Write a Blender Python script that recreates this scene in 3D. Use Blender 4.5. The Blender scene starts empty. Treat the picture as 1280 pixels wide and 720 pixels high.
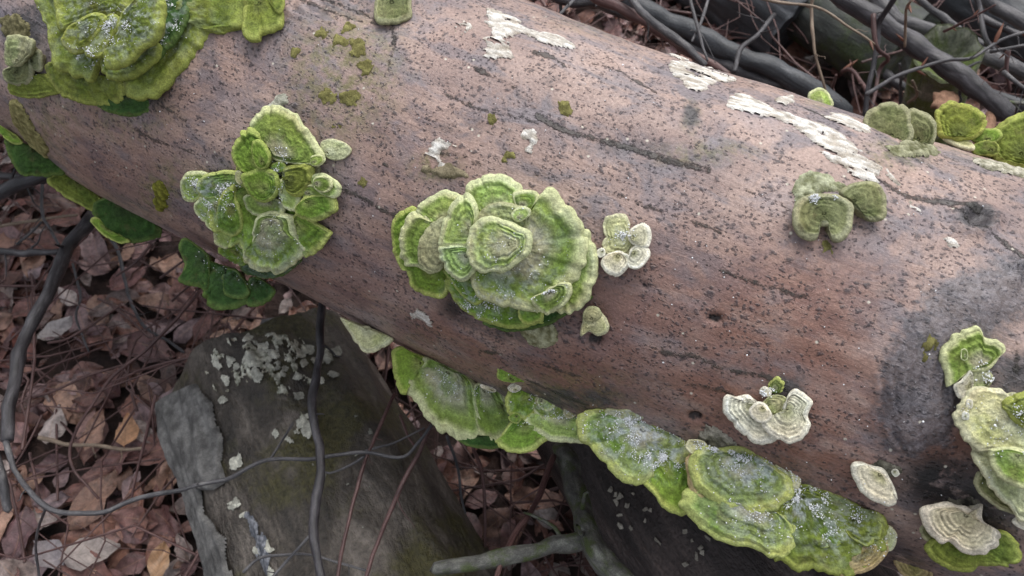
import bpy, math, random
import numpy as np
from mathutils import Vector, Matrix

# ------------------------------------------------------------------ camera, sky, sun, exposure
scene = bpy.context.scene
COL = scene.collection
FPX = 985.5                       # focal length in photograph pixels (1280 wide)
CAM = np.array([0.0, 0.0, 1.05])
TILT = math.radians(32)
cam_data = bpy.data.cameras.new('camera')
cam = bpy.data.objects.new('camera', cam_data); COL.objects.link(cam)
cam.location = CAM; cam.rotation_euler = (TILT, 0, 0)
cam_data.sensor_width = 36; cam_data.lens = 36 * FPX / 1280
cam_data.clip_start = 0.01; cam_data.clip_end = 500
cam_data.dof.use_dof = True; cam_data.dof.focus_distance = 0.60; cam_data.dof.aperture_fstop = 11.0
scene.camera = cam

world = bpy.data.worlds.new('World'); scene.world = world; world.use_nodes = True
wn = world.node_tree.nodes; wl = world.node_tree.links; wn.clear()
SUN_EL, SUN_AZ = math.radians(62), math.radians(25)      # azimuth from +Y towards +X
sky = wn.new('ShaderNodeTexSky'); sky.sky_type = 'NISHITA'; sky.sun_disc = False
sky.sun_elevation = SUN_EL; sky.sun_rotation = SUN_AZ
sky.air_density = 1.0; sky.dust_density = 4.0; sky.ozone_density = 1.0
hs = wn.new('ShaderNodeHueSaturation'); hs.inputs['Saturation'].default_value = 0.30   # overcast: grey sky
bg = wn.new('ShaderNodeBackground'); bg.inputs['Strength'].default_value = 0.135
wo = wn.new('ShaderNodeOutputWorld')
wl.new(sky.outputs[0], hs.inputs['Color']); wl.new(hs.outputs[0], bg.inputs[0]); wl.new(bg.outputs[0], wo.inputs[0])

sun_data = bpy.data.lights.new('sun', 'SUN'); sun_data.energy = 0.85; sun_data.angle = math.radians(50)
sun_data.color = (1.0, 0.97, 0.93)
sun = bpy.data.objects.new('sun', sun_data); COL.objects.link(sun)
sdir = Vector((math.sin(SUN_AZ) * math.cos(SUN_EL), math.cos(SUN_AZ) * math.cos(SUN_EL), math.sin(SUN_EL)))
sun.rotation_euler = sdir.to_track_quat('Z', 'Y').to_euler(); sun.location = (0, 0, 6)

vs = scene.view_settings
vs.view_transform = 'Standard'; vs.look = 'None'; vs.gamma = 1; vs.use_curve_mapping = False
vs.exposure = 0.74

# ------------------------------------------------------------------ numeric helpers
rng = np.random.default_rng(7); random.seed(7)
_c, _s = math.cos(TILT), math.sin(TILT)
RM = np.array([[1, 0, 0], [0, _c, -_s], [0, _s, _c]])
VIEW = RM @ np.array([0, 0, -1.0])

def ray(p):
    p = np.atleast_2d(np.asarray(p, float))
    d = np.stack([(p[:, 0] - 640) / FPX, -(p[:, 1] - 360) / FPX, -np.ones(len(p))], 1) @ RM.T
    return d / np.linalg.norm(d, axis=1)[:, None]

def project(P):
    w = (P - CAM) @ RM
    return np.stack([640 + FPX * w[:, 0] / -w[:, 2], 360 - FPX * w[:, 1] / -w[:, 2]], 1), -w[:, 2]

def at_z(px, py, z):
    d = ray((px, py))[0]
    return CAM + d * ((z - CAM[2]) / d[2])

def srgb(r, g, b):
    c = np.array([r, g, b]) / 255.0
    return np.where(c <= 0.04045, c / 12.92, ((c + 0.055) / 1.055) ** 2.4)

def _hash(i, j, k, seed):
    h = (i * 374761393 + j * 668265263 + k * 2147483647 + seed * 1274126177).astype(np.int64) & 0xffffffff
    h = ((h ^ (h >> 13)) * 1274126177) & 0xffffffff
    h = ((h ^ (h >> 16)) * 2246822519) & 0xffffffff
    return ((h ^ (h >> 15)) & 0xffffff) / float(0xffffff)

def noise(p, seed=0):
    p = np.asarray(p, float); f = np.floor(p); i = f.astype(np.int64); t = p - f
    t = t * t * (3 - 2 * t); r = 0
    for a in (0, 1):
        wa = t[:, 0] if a else 1 - t[:, 0]
        for b in (0, 1):
            wb = t[:, 1] if b else 1 - t[:, 1]
            for c in (0, 1):
                wc = t[:, 2] if c else 1 - t[:, 2]
                r = r + wa * wb * wc * _hash(i[:, 0] + a, i[:, 1] + b, i[:, 2] + c, seed)
    return r

def fbm(p, seed=0, o=4, g=0.5):
    a, s, tot = 1.0, 0.0, 0.0
    p = np.asarray(p, float)
    for k in range(o):
        s = s + a * noise(p * 2 ** k + 17.3 * k, seed + k); tot += a; a *= g
    return s / tot

def sstep(a, b, x):
    t = np.clip((x - a) / (b - a), 0, 1); return t * t * (3 - 2 * t)

def poly_sdf(P, poly):
    poly = np.asarray(poly, float); a = poly; b = np.roll(poly, -1, 0)
    d2 = np.full(len(P), 1e18); ins = np.zeros(len(P), bool)
    for (ax, ay), (bx, by) in zip(a, b):
        ex, ey = bx - ax, by - ay; wx, wy = P[:, 0] - ax, P[:, 1] - ay
        t = np.clip((wx * ex + wy * ey) / (ex * ex + ey * ey + 1e-18), 0, 1)
        d2 = np.minimum(d2, (wx - ex * t) ** 2 + (wy - ey * t) ** 2)
        c = ((ay > P[:, 1]) != (by > P[:, 1]))
        ins ^= c & (P[:, 0] < ex * (P[:, 1] - ay) / (ey if abs(ey) > 1e-12 else 1e-12) + ax)
    d = np.sqrt(d2); return np.where(ins, -d, d)

def line_dist(P, line):
    d2 = np.full(len(P), 1e18)
    for (ax, ay), (bx, by) in zip(line[:-1], line[1:]):
        ex, ey = bx - ax, by - ay; wx, wy = P[:, 0] - ax, P[:, 1] - ay
        t = np.clip((wx * ex + wy * ey) / (ex * ex + ey * ey + 1e-18), 0, 1)
        d2 = np.minimum(d2, (wx - ex * t) ** 2 + (wy - ey * t) ** 2)
    return np.sqrt(d2)

def spline(pts, n, closed=False):
    """Catmull-Rom through pts, resampled to n points evenly by length."""
    p = np.asarray(pts, float)
    if closed: q = np.vstack([p[-1], p, p[0], p[1]])
    else: q = np.vstack([2 * p[0] - p[1], p, 2 * p[-1] - p[-2]])
    out = []
    t = np.linspace(0, 1, 12, endpoint=False)[:, None]
    for k in range(len(q) - 3):
        a, b, c, d = q[k:k + 4]
        out.append(0.5 * (2 * b + (c - a) * t + (2 * a - 5 * b + 4 * c - d) * t ** 2 + (3 * b - a - 3 * c + d) * t ** 3))
    out = np.vstack(out + ([p[:1]] if closed else [p[-1:]]))
    L = np.r_[0, np.cumsum(np.linalg.norm(np.diff(out, axis=0), axis=1))]
    s = np.linspace(0, L[-1], n, endpoint=not closed)
    return np.stack([np.interp(s, L, out[:, k]) for k in range(p.shape[1])], 1)

# ------------------------------------------------------------------ object helpers
def mesh_obj(name, V, quads=None, tris=None, mat=None, parent=None, attrs=None, smooth=True):
    me = bpy.data.meshes.new(name)
    V = np.asarray(V, np.float32)
    quads = np.zeros((0, 4), int) if quads is None else np.asarray(quads, int)
    tris = np.zeros((0, 3), int) if tris is None else np.asarray(tris, int)
    nq, nt = len(quads), len(tris)
    me.vertices.add(len(V)); me.vertices.foreach_set('co', V.ravel())
    me.loops.add(nq * 4 + nt * 3)
    me.loops.foreach_set('vertex_index', np.r_[quads.ravel(), tris.ravel()].astype(np.int32))
    me.polygons.add(nq + nt)
    me.polygons.foreach_set('loop_start', np.r_[np.arange(nq) * 4, nq * 4 + np.arange(nt) * 3].astype(np.int32))
    me.polygons.foreach_set('use_smooth', np.full(nq + nt, smooth))
    for k, v in (attrs or {}).items():
        v = np.asarray(v, np.float32)
        if v.ndim == 1:
            me.attributes.new(k, 'FLOAT', 'POINT').data.foreach_set('value', v)
        elif k == 'Col':
            c = np.ones((len(v), 4), np.float32); c[:, :3] = v
            me.attributes.new(k, 'FLOAT_COLOR', 'POINT').data.foreach_set('color', c.ravel())
        else:
            me.attributes.new(k, 'FLOAT_VECTOR', 'POINT').data.foreach_set('vector', v.ravel())
    me.update(calc_edges=True); me.validate()
    o = bpy.data.objects.new(name, me); COL.objects.link(o)
    if mat: me.materials.append(mat)
    if parent: o.parent = parent
    return o

def tag(o, label=None, cat=None, group=None, kind=None):
    if label: o['label'] = label
    if cat: o['category'] = cat
    if group: o['group'] = group
    if kind: o['kind'] = kind
    return o

def empty(name, loc):
    o = bpy.data.objects.new(name, None); COL.objects.link(o); o.location = loc; o.empty_display_size = 0.02
    return o

def grid_quads(nu, nv, close_v=False):
    a = np.arange(nu - 1)[:, None]; m = nv if close_v else nv - 1
    b = np.arange(m)[None, :]; b2 = (b + 1) % nv
    q = np.stack([a * nv + b, (a + 1) * nv + b, (a + 1) * nv + b2, a * nv + b2], -1)
    return q.reshape(-1, 4)

# ------------------------------------------------------------------ materials
class NT:
    def __init__(s, name):
        s.m = bpy.data.materials.new(name); s.m.use_nodes = True
        s.t = s.m.node_tree; s.t.nodes.clear()
        s.out = s.n('ShaderNodeOutputMaterial'); s.b = s.n('ShaderNodeBsdfPrincipled')
        s.l(s.b.outputs[0], s.out.inputs[0])
    def n(s, t, **k):
        x = s.t.nodes.new(t)
        for a, v in k.items(): setattr(x, a, v)
        return x
    def l(s, a, b): s.t.links.new(a, b)
    def attr(s, name): return s.n('ShaderNodeAttribute', attribute_name=name)
    def noise(s, vec, scale, detail=4, rough=0.6, dist=0.0):
        x = s.n('ShaderNodeTexNoise'); x.inputs['Scale'].default_value = scale
        x.inputs['Detail'].default_value = detail; x.inputs['Roughness'].default_value = rough
        x.inputs['Distortion'].default_value = dist
        if vec is not None: s.l(vec, x.inputs['Vector'])
        return x.outputs['Fac']
    def math(s, op, a, b=None, c=None, clamp=False):
        x = s.n('ShaderNodeMath', operation=op, use_clamp=clamp)
        for i, v in enumerate((a, b, c)):
            if v is None: continue
            if isinstance(v, (int, float)): x.inputs[i].default_value = v
            else: s.l(v, x.inputs[i])
        return x.outputs[0]
    def map(s, v, a, b, c=0.0, d=1.0):
        x = s.n('ShaderNodeMapRange', interpolation_type='SMOOTHSTEP'); s.l(v, x.inputs[0])
        for i, q in enumerate((a, b, c, d)): x.inputs[i + 1].default_value = q
        return x.outputs[0]
    def mix(s, f, a, b, mode='MIX'):
        x = s.n('ShaderNodeMix', data_type='RGBA', blend_type=mode)
        for i, v in ((0, f), (6, a), (7, b)):
            if isinstance(v, (int, float)): x.inputs[i].default_value = v
            elif isinstance(v, (tuple, list, np.ndarray)): x.inputs[i].default_value = (*[float(q) for q in v], 1)
            else: s.l(v, x.inputs[i])
        return x.outputs[2]
    def ramp(s, f, stops):
        x = s.n('ShaderNodeValToRGB'); e = x.color_ramp.elements
        while len(e) < len(stops): e.new(0.5)
        for k, (p, c) in enumerate(stops): e[k].position = p; e[k].color = (*[float(q) for q in c], 1)
        s.l(f, x.inputs[0]); return x.outputs[0]
    def scale(s, vec, v):
        x = s.n('ShaderNodeVectorMath', operation='MULTIPLY'); s.l(vec, x.inputs[0]); x.inputs[1].default_value = v
        return x.outputs[0]
    def bump(s, h, dist, strength=1.0, normal=None):
        x = s.n('ShaderNodeBump'); x.inputs['Distance'].default_value = dist; x.inputs['Strength'].default_value = strength
        s.l(h, x.inputs['Height'])
        if normal is not None: s.l(normal, x.inputs['Normal'])
        return x.outputs[0]
    def set(s, **k):
        for a, v in k.items():
            i = s.b.inputs[a.replace('_', ' ')]
            if hasattr(v, 'is_linked'): s.l(v, i)
            elif isinstance(v, (tuple, list, np.ndarray)): i.default_value = (*[float(q) for q in v], 1)
            else: i.default_value = v
        return s.m

def mat_bark():
    t = NT('beech_bark'); lc = t.attr('lc').outputs['Vector']
    st = t.scale(lc, (0.55, 1.0, 1.0))
    big = t.noise(st, 9, 5, 0.6); mid = t.noise(st, 38, 6, 0.65, 0.6); fine = t.noise(lc, 420, 5, 0.7)
    base = t.ramp(big, [(0.32, srgb(114, 102, 104)), (0.43, srgb(145, 124, 117)), (0.53, srgb(168, 145, 135)), (0.62, srgb(160, 143, 140)), (0.72, srgb(132, 125, 132))])
    blot = t.map(t.noise(lc, 17, 6, 0.7, 0.8), 0.52, 0.66); base = t.mix(t.math('MULTIPLY', blot, 0.5), base, srgb(104, 102, 112))
    grey = t.map(mid, 0.46, 0.62); base = t.mix(t.math('MULTIPLY', grey, 0.85), base, srgb(118, 112, 117))
    warm = t.map(t.noise(st, 24, 4, 0.6, 0.4), 0.55, 0.72); base = t.mix(t.math('MULTIPLY', warm, 0.5), base, srgb(172, 144, 130))
    red = t.math('MULTIPLY', t.attr('red').outputs['Fac'], t.map(t.noise(st, 30, 5, 0.65), 0.28, 0.56), clamp=True)
    base = t.mix(t.math('MULTIPLY', red, 0.82), base, srgb(126, 84, 68))
    ol = t.math('MULTIPLY', t.attr('olive').outputs['Fac'], t.map(t.noise(lc, 90, 5, 0.7), 0.40, 0.62), clamp=True)
    base = t.mix(ol, base, srgb(112, 110, 66))
    fv = t.map(fine, 0.25, 0.75, 0.70, 1.26); base = t.mix(1.0, base, fv, 'MULTIPLY')
    # streaky grey weathering along the grain
    sg = t.noise(t.scale(lc, (0.22, 1.3, 1)), 130, 5, 0.7, 0.5)
    base = t.mix(t.map(sg, 0.56, 0.72, 0, 0.45), base, srgb(92, 84, 86))
    # lenticels: small dark dots, clustered
    dens = t.math('MULTIPLY_ADD', blot, 0.10, t.noise(lc, 26, 4, 0.6))
    dots = None
    for sc, r0, r1, lo in ((118, 0.10, 0.30, 0.34), (190, 0.12, 0.32, 0.42), (340, 0.16, 0.38, 0.47)):
        warp = t.n('ShaderNodeVectorMath', operation='ADD')
        wno = t.n('ShaderNodeTexNoise'); wno.inputs['Scale'].default_value = sc * 2.2; t.l(lc, wno.inputs['Vector'])
        ws = t.scale(wno.outputs['Color'], (0.9 / sc, 0.9 / sc, 0))
        t.l(lc, warp.inputs[0]); t.l(ws, warp.inputs[1])
        v = t.n('ShaderNodeTexVoronoi', voronoi_dimensions='2D'); v.inputs['Scale'].default_value = sc
        v.inputs['Randomness'].default_value = 1.0; t.l(t.scale(warp.outputs[0], (0.85, 1.0, 1)), v.inputs['Vector'])
        sep = t.n('ShaderNodeSeparateColor'); t.l(v.outputs['Color'], sep.inputs[0])
        keep = t.math('GREATER_THAN', t.math('MULTIPLY_ADD', sep.outputs[1], 0.45, dens), lo + 0.34)
        rad = t.math('MULTIPLY_ADD', sep.outputs[0], r1 - r0, r0)
        d = t.math('MULTIPLY', t.math('SUBTRACT', rad, v.outputs['Distance']), 5.0, clamp=True)
        d = t.math('MULTIPLY', d, keep)
        dots = d if dots is None else t.math('MAXIMUM', dots, d)
    base = t.mix(t.math('MULTIPLY', dots, 0.80), base, srgb(56, 51, 56))
    # dark scars, wet stains, and contact shade painted around the fungus bases
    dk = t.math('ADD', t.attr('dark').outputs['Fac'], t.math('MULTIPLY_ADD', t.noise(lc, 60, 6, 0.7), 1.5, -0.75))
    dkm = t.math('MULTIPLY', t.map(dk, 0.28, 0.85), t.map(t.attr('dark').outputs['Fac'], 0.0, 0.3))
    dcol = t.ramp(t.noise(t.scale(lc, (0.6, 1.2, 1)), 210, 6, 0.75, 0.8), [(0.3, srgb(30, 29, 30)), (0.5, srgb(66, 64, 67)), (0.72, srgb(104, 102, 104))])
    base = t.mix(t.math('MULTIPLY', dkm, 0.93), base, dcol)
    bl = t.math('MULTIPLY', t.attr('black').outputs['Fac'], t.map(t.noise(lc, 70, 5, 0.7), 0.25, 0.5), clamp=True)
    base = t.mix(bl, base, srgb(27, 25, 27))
    scm = t.map(t.math('ADD', t.attr('scar').outputs['Fac'], t.math('MULTIPLY_ADD', t.noise(lc, 70, 5, 0.7), 0.040, -0.020)), -0.006, 0.006, 1.0, 0.0)
    scol = t.ramp(t.noise(t.scale(lc, (1.0, 1.0, 1)), 240, 7, 0.75, 1.2), [(0.32, srgb(34, 33, 36)), (0.48, srgb(80, 79, 84)), (0.66, srgb(128, 126, 132))])
    base = t.mix(t.math('MULTIPLY', scm, 0.8), base, scol)
    # cracks
    cr = t.math('ADD', t.attr('crack').outputs['Fac'], t.math('MULTIPLY_ADD', t.noise(lc, 230, 5, 0.75), 0.010, -0.0045))
    cr = t.math('ADD', cr, t.math('MULTIPLY_ADD', t.noise(lc, 45, 3, 0.6), 0.008, -0.0042))
    crm = t.map(cr, -0.0006, 0.0012, 1.0, 0.0)
    base = t.mix(t.math('MULTIPLY', crm, 0.82), base, srgb(58, 56, 52))
    hole = t.map(t.math('ADD', t.attr('hole').outputs['Fac'], t.math('MULTIPLY_ADD', t.noise(lc, 150, 4, 0.6), 1.6, -0.85)), 0.3, 0.8)
    base = t.mix(t.math('MULTIPLY', hole, .9), base, srgb(26, 24, 25))
    # pale crumbs
    wv = t.n('ShaderNodeTexVoronoi', voronoi_dimensions='2D'); wv.inputs['Scale'].default_value = 150; t.l(lc, wv.inputs['Vector'])
    wsep = t.n('ShaderNodeSeparateColor'); t.l(wv.outputs['Color'], wsep.inputs[0])
    wm = t.math('MULTIPLY', t.math('GREATER_THAN', wsep.outputs[0], 0.98), t.math('MULTIPLY', t.math('SUBTRACT', 0.2, wv.outputs['Distance']), 8.0, clamp=True))
    base = t.mix(wm, base, srgb(196, 190, 176))
    h = t.math('ADD', t.math('MULTIPLY', fine, 0.6), t.math('MULTIPLY', mid, 0.7))
    h = t.math('SUBTRACT', h, t.math('MULTIPLY', dots, 0.5))
    h = t.math('SUBTRACT', h, t.math('MULTIPLY', crm, 1.4))
    h = t.math('ADD', h, t.math('MULTIPLY', sg, 0.7))
    ro = t.map(t.noise(lc, 55, 4, 0.6), 0.3, 0.7, 0.26, 0.55)
    return t.set(Base_Color=base, Roughness=ro, Normal=t.bump(h, 0.0016, 0.8), Specular_IOR_Level=0.45)

def mat_col(name, rough=0.8, fine=700, amt=(0.72, 1.22), bump=0.0008, spec=0.3, sheen=0.0):
    """colour from the mesh's own colour attribute, with fine grain"""
    t = NT(name); g = t.n('ShaderNodeNewGeometry').outputs['Position']
    f = t.noise(g, fine, 4, 0.7); f2 = t.noise(g, fine * 0.24, 4, 0.65)
    c = t.mix(1.0, t.attr('Col').outputs['Color'], t.map(f, 0.25, 0.75, *amt), 'MULTIPLY')
    c = t.mix(1.0, c, t.map(f2, 0.28, 0.72, 0.78, 1.16), 'MULTIPLY')
    h = t.math('ADD', f, f2)
    t.set(Base_Color=c, Roughness=rough, Specular_IOR_Level=spec, Normal=t.bump(h, bump, 0.9))
    if sheen: t.set(Sheen_Weight=sheen, Sheen_Roughness=0.5)
    return t.m

def mat_wood(name, cols, rough=0.5, scale=60, stretch=0.2, bump=0.002, moss=0.0, mosscol=(70, 88, 40), spec=0.4):
    t = NT(name); lc = t.attr('lc').outputs['Vector']
    n1 = t.noise(t.scale(lc, (stretch, 1, 1)), scale, 6, 0.68, 0.4); n2 = t.noise(lc, scale * 7, 4, 0.7)
    c = t.ramp(n1, [(0.30, srgb(*cols[0])), (0.5, srgb(*cols[1])), (0.70, srgb(*cols[2]))])
    c = t.mix(1.0, c, t.map(n2, 0.25, 0.75, 0.6, 1.35), 'MULTIPLY')
    if moss:
        m = t.map(t.noise(lc, scale * 0.35, 5, 0.65), 0.62 - moss * 0.35, 0.74 - moss * 0.3)
        c = t.mix(m, c, t.mix(t.map(n2, 0.3, 0.7), srgb(*[q * 0.6 for q in mosscol]), srgb(*mosscol)))
    h = t.math('ADD', n1, t.math('MULTIPLY', n2, 0.35))
    return t.set(Base_Color=c, Roughness=rough, Normal=t.bump(h, bump, 0.9), Specular_IOR_Level=spec)

def mat_leaf(name, island=False):
    t = NT(name); uv = t.attr('lc').outputs['Vector']
    r = t.n('ShaderNodeNewGeometry').outputs['Random Per Island'] if island else t.n('ShaderNodeObjectInfo').outputs['Random']
    c = t.ramp(r, [(0.0, srgb(78, 52, 46)), (0.13, srgb(130, 92, 84)), (0.26, srgb(106, 80, 82)), (0.38, srgb(146, 104, 88)), (0.50, srgb(146, 126, 128)),
                   (0.62, srgb(116, 70, 62)), (0.74, srgb(168, 134, 116)), (0.86, srgb(90, 62, 56)), (1.0, srgb(188, 174, 168))])
    pos = t.n('ShaderNodeNewGeometry').outputs['Position']
    n = t.noise(pos, 90, 5, 0.7); c = t.mix(1.0, c, t.map(n, 0.25, 0.75, 0.38, 1.45), 'MULTIPLY')
    sx = t.n('ShaderNodeSeparateXYZ'); t.l(uv, sx.inputs[0])
    rib = t.map(t.math('ABSOLUTE', sx.outputs[1]), 0.0, 0.05, 1.0, 0.0)
    c = t.mix(t.math('MULTIPLY', rib, 0.45), c, srgb(176, 140, 110))
    n2 = t.noise(pos, 600, 3, 0.6)
    return t.set(Base_Color=c, Roughness=t.map(t.noise(pos, 40, 3), 0.35, 0.65, 0.18, 0.5), Specular_IOR_Level=0.5, Normal=t.bump(t.math('ADD', n, n2), 0.0015, 0.7))

def mat_soil():
    t = NT('wet_soil'); g = t.n('ShaderNodeNewGeometry').outputs['Position']
    n = t.noise(g, 35, 8, 0.7); c = t.ramp(n, [(0.3, srgb(24, 18, 16)), (0.52, srgb(66, 49, 44)), (0.75, srgb(104, 80, 72))])
    return t.set(Base_Color=c, Roughness=0.75, Normal=t.bump(n, 0.02, 1.0))

def mat_snow():
    t = NT('snow'); return t.set(Base_Color=(0.80, 0.82, 0.85), Roughness=0.35, Specular_IOR_Level=0.5, Subsurface_Weight=0.0)

M = dict(
    bark=mat_bark(), cap=mat_col('fungus_cap', 0.78, 650, (0.66, 1.26), 0.0011, 0.25), crust=mat_col('crust', 0.85, 800, (0.7, 1.2), 0.0012, 0.2),
    twig_grey=mat_wood('twig_grey', [(44, 44, 47), (78, 77, 80), (124, 122, 122)], 0.42, 110, 0.3, 0.0018),
    twig_dark=mat_wood('twig_dark', [(28, 27, 30), (54, 52, 56), (96, 94, 98)], 0.36, 110, 0.3, 0.0018, spec=0.55),
    twig_red=mat_wood('twig_red', [(58, 40, 40), (86, 62, 60), (116, 90, 86)], 0.42, 160, 0.25, 0.0006),
    twig_beige=mat_wood('twig_beige', [(92, 78, 66), (130, 114, 98), (160, 146, 130)], 0.55, 160, 0.25, 0.0006),
    twig_moss=mat_wood('twig_moss', [(54, 54, 52), (88, 88, 84), (126, 128, 120)], 0.6, 120, 0.6, 0.0018, 0.42, (86, 98, 58)),
    rot=mat_wood('rotten_wood', [(34, 32, 30), (76, 70, 64), (128, 120, 112)], 0.42, 22, 0.4, 0.014, 0.40, (86, 82, 50)),
    stump=mat_wood('mossy_stump_wood', [(80, 84, 74), (120, 124, 108), (170, 168, 152)], 0.7, 60, 0.5, 0.003, 0.6, (104, 120, 62)),
    rot2=mat_wood('black_rotten_wood', [(28, 25, 25), (58, 51, 50), (98, 86, 82)], 0.45, 30, 0.2, 0.010),
    bglog=mat_wood('mossy_dark_wood', [(36, 38, 37), (58, 62, 58), (84, 88, 82)], 0.6, 40, 0.3, 0.003, 0.42, (70, 82, 52)),
    bglog2=mat_wood('grey_dark_wood', [(38, 40, 43), (62, 65, 69), (92, 95, 100)], 0.45, 50, 0.2, 0.002, 0.0),
    slab=mat_wood('grey_bark', [(70, 70, 72), (96, 97, 99), (124, 125, 127)], 0.6, 60, 0.8, 0.003),
    leaf=mat_leaf('dead_leaf'), litter=mat_leaf('dead_leaf_litter', True), soil=mat_soil(), snow=mat_snow(),
    bud=mat_wood('bud', [(84, 52, 42), (112, 72, 56), (140, 98, 76)], 0.5, 300, 0.3, 0.0003),
)

# ------------------------------------------------------------------ cylinder-like surfaces
class LogSurf:
    """axis sampled densely; u = arc length, th = angle from straight up towards the camera side"""
    def __init__(s, C, R, disp=None):
        s.C = np.asarray(C, float); s.R = np.asarray(R, float); s.disp = disp
        s.L = np.r_[0, np.cumsum(np.linalg.norm(np.diff(s.C, axis=0), axis=1))]
        T = np.gradient(s.C, axis=0); T /= np.linalg.norm(T, axis=1)[:, None]; s.T = T
        upv = np.array([0, 0, 1.0]); N1 = upv - T * (T @ upv)[:, None]; N1 /= np.linalg.norm(N1, axis=1)[:, None]
        s.N1 = N1; s.N2 = np.cross(T, N1)
    def lerp(s, A, u): return np.stack([np.interp(u, s.L, A[:, k]) for k in range(3)], 1)
    def rad(s, u, th):
        r = np.interp(u, s.L, s.R)
        return r + (s.disp(u, th, r) if s.disp else 0)
    def nrm(s, u, th):
        u = np.atleast_1d(u); th = np.atleast_1d(th)
        n = s.lerp(s.N1, u) * np.cos(th)[:, None] + s.lerp(s.N2, u) * np.sin(th)[:, None]
        return n / np.linalg.norm(n, axis=1)[:, None]
    def point(s, u, th, h=0.0):
        u = np.atleast_1d(u); th = np.atleast_1d(th)
        return s.lerp(s.C, u) + s.nrm(u, th) * (s.rad(u, th) + h)[:, None]
    def near(s, P):
        out = np.empty(len(P), int)
        for k in range(0, len(P), 4000):
            d = ((P[k:k + 4000, None] - s.C[None]) ** 2).sum(2); out[k:k + 4000] = d.argmin(1)
        return out
    def uth(s, P):
        k = s.near(P); u = s.L[k] + ((P - s.C[k]) * s.T[k]).sum(1)
        w = P - s.lerp(s.C, u)
        return u, np.arctan2((w * s.lerp(s.N2, u)).sum(1), (w * s.lerp(s.N1, u)).sum(1))
    def trace(s, px):
        d = ray(px); t = np.full(len(d), 0.2); best = np.full(len(d), 9.0); tb = t.copy()
        for _ in range(60):
            P = CAM + d * t[:, None]; k = s.near(P)
            g = np.linalg.norm(P - s.C[k], axis=1) - s.R[k]
            m = g < best; best[m] = g[m]; tb[m] = t[m]
            t = t + np.where(g > 2e-4, np.maximum(g * 0.95, 1e-4), 0)
            t = np.minimum(t, 3.0)
        return s.uth(CAM + d * tb[:, None])
    def uv(s, px):                     # flat coordinates in metres
        u, th = s.trace(px); return np.stack([u, th * np.interp(u, s.L, s.R)], 1)

# ------------------------------------------------------------------ main log
tt = np.linspace(-2.4, 2.0, 2201)
tc = np.clip(tt, -0.8, 0.62)
ax_y = 0.46494 - 0.53412 * tc + 0.15255 * tc ** 2 + (tt - tc) * (-0.53412 + 2 * 0.15255 * tc)
ax_r = 0.17 - 0.01100 * tc + 0.0156 * tc ** 2
main_axis = np.stack([tt, ax_y, np.full_like(tt, 0.46036)], 1)
bare = LogSurf(main_axis, ax_r)
def blob_uv(cx, cy, rx, ry):
    """an ellipse of the bark as (centre, half sizes) in flat log coordinates"""
    q = bare.uv([(cx, cy), (cx + rx, cy), (cx, cy + ry)])
    return q[0], q[1] - q[0], q[2] - q[0]
def blob_val(U, spec):
    o, a, b = blob_uv(*spec); A = np.linalg.inv(np.stack([a, b], 1)); w = (U - o) @ A.T
    return np.sqrt((w ** 2).sum(1))
SCARP = [(1108, 440), (1130, 395), (1165, 362), (1210, 338), (1290, 322), (1290, 385), (1250, 412), (1218, 436), (1198, 480), (1198, 530), (1160, 562), (1112, 562), (1096, 515), (1098, 465)]; KNOT = (1222, 272, 24, 17); EYE = (430, 4, 70, 26)
HOLES = [(894, 398, 12, 6), (868, 522, 10, 6), (743, 425, 11, 8), (805, 357, 4, 4)]
_sc = [blob_uv(1166, 445, 62, 112), blob_uv(*KNOT), blob_uv(*EYE)]; SCARQ = bare.uv(spline(SCARP, 50, True)); _ho = [blob_uv(*h) for h in HOLES]
def _bv(U, b):
    A = np.linalg.inv(np.stack([b[1], b[2]], 1)); w = (U - b[0]) @ A.T; return w, np.sqrt((w ** 2).sum(1))
def main_disp(u, th, r):
    v = th * r; U = np.stack([u, v], 1); p = np.stack([u, v, 0 * u], 1)
    d = 0.018 * (fbm(p * 3.5, 3, 3) - 0.5) + 0.0060 * (fbm(p * np.array([14, 22, 1]), 5, 3) - 0.5) + 0.0012 * (fbm(p * np.array([60, 110, 1]), 9, 3) - 0.5)
    sd = poly_sdf(U, SCARQ); nb = fbm(p * 45, 12, 3) - .5
    d += 0.006 * sstep(.012, -.02, sd) - 0.004 * sstep(-.025, -.06, sd)
    d += 0.0020 * np.sin((sd + .008 * nb) * 6.283 / .0075) * sstep(.004, -.004, sd) * sstep(.3, .6, fbm(p * 30, 14, 2)) + 0.002 * nb * sstep(.01, -.01, sd)
    w, q = _bv(U, _sc[1]); d += 0.004 * np.exp(-((q - 1) / .35) ** 2) - 0.004 * np.exp(-(q / .6) ** 2) + 0.001 * np.sin(q * 18) * np.exp(-(q / 1.3) ** 4)
    w, q = _bv(U, _sc[2]); d += 0.0012 * np.sin(q * 26) * np.exp(-(q / 1.2) ** 6)
    for b in _ho: d -= 0.005 * np.exp(-(_bv(U, b)[1] / 0.9) ** 4)
    return d
LOG = LogSurf(main_axis, ax_r, main_disp)

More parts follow.
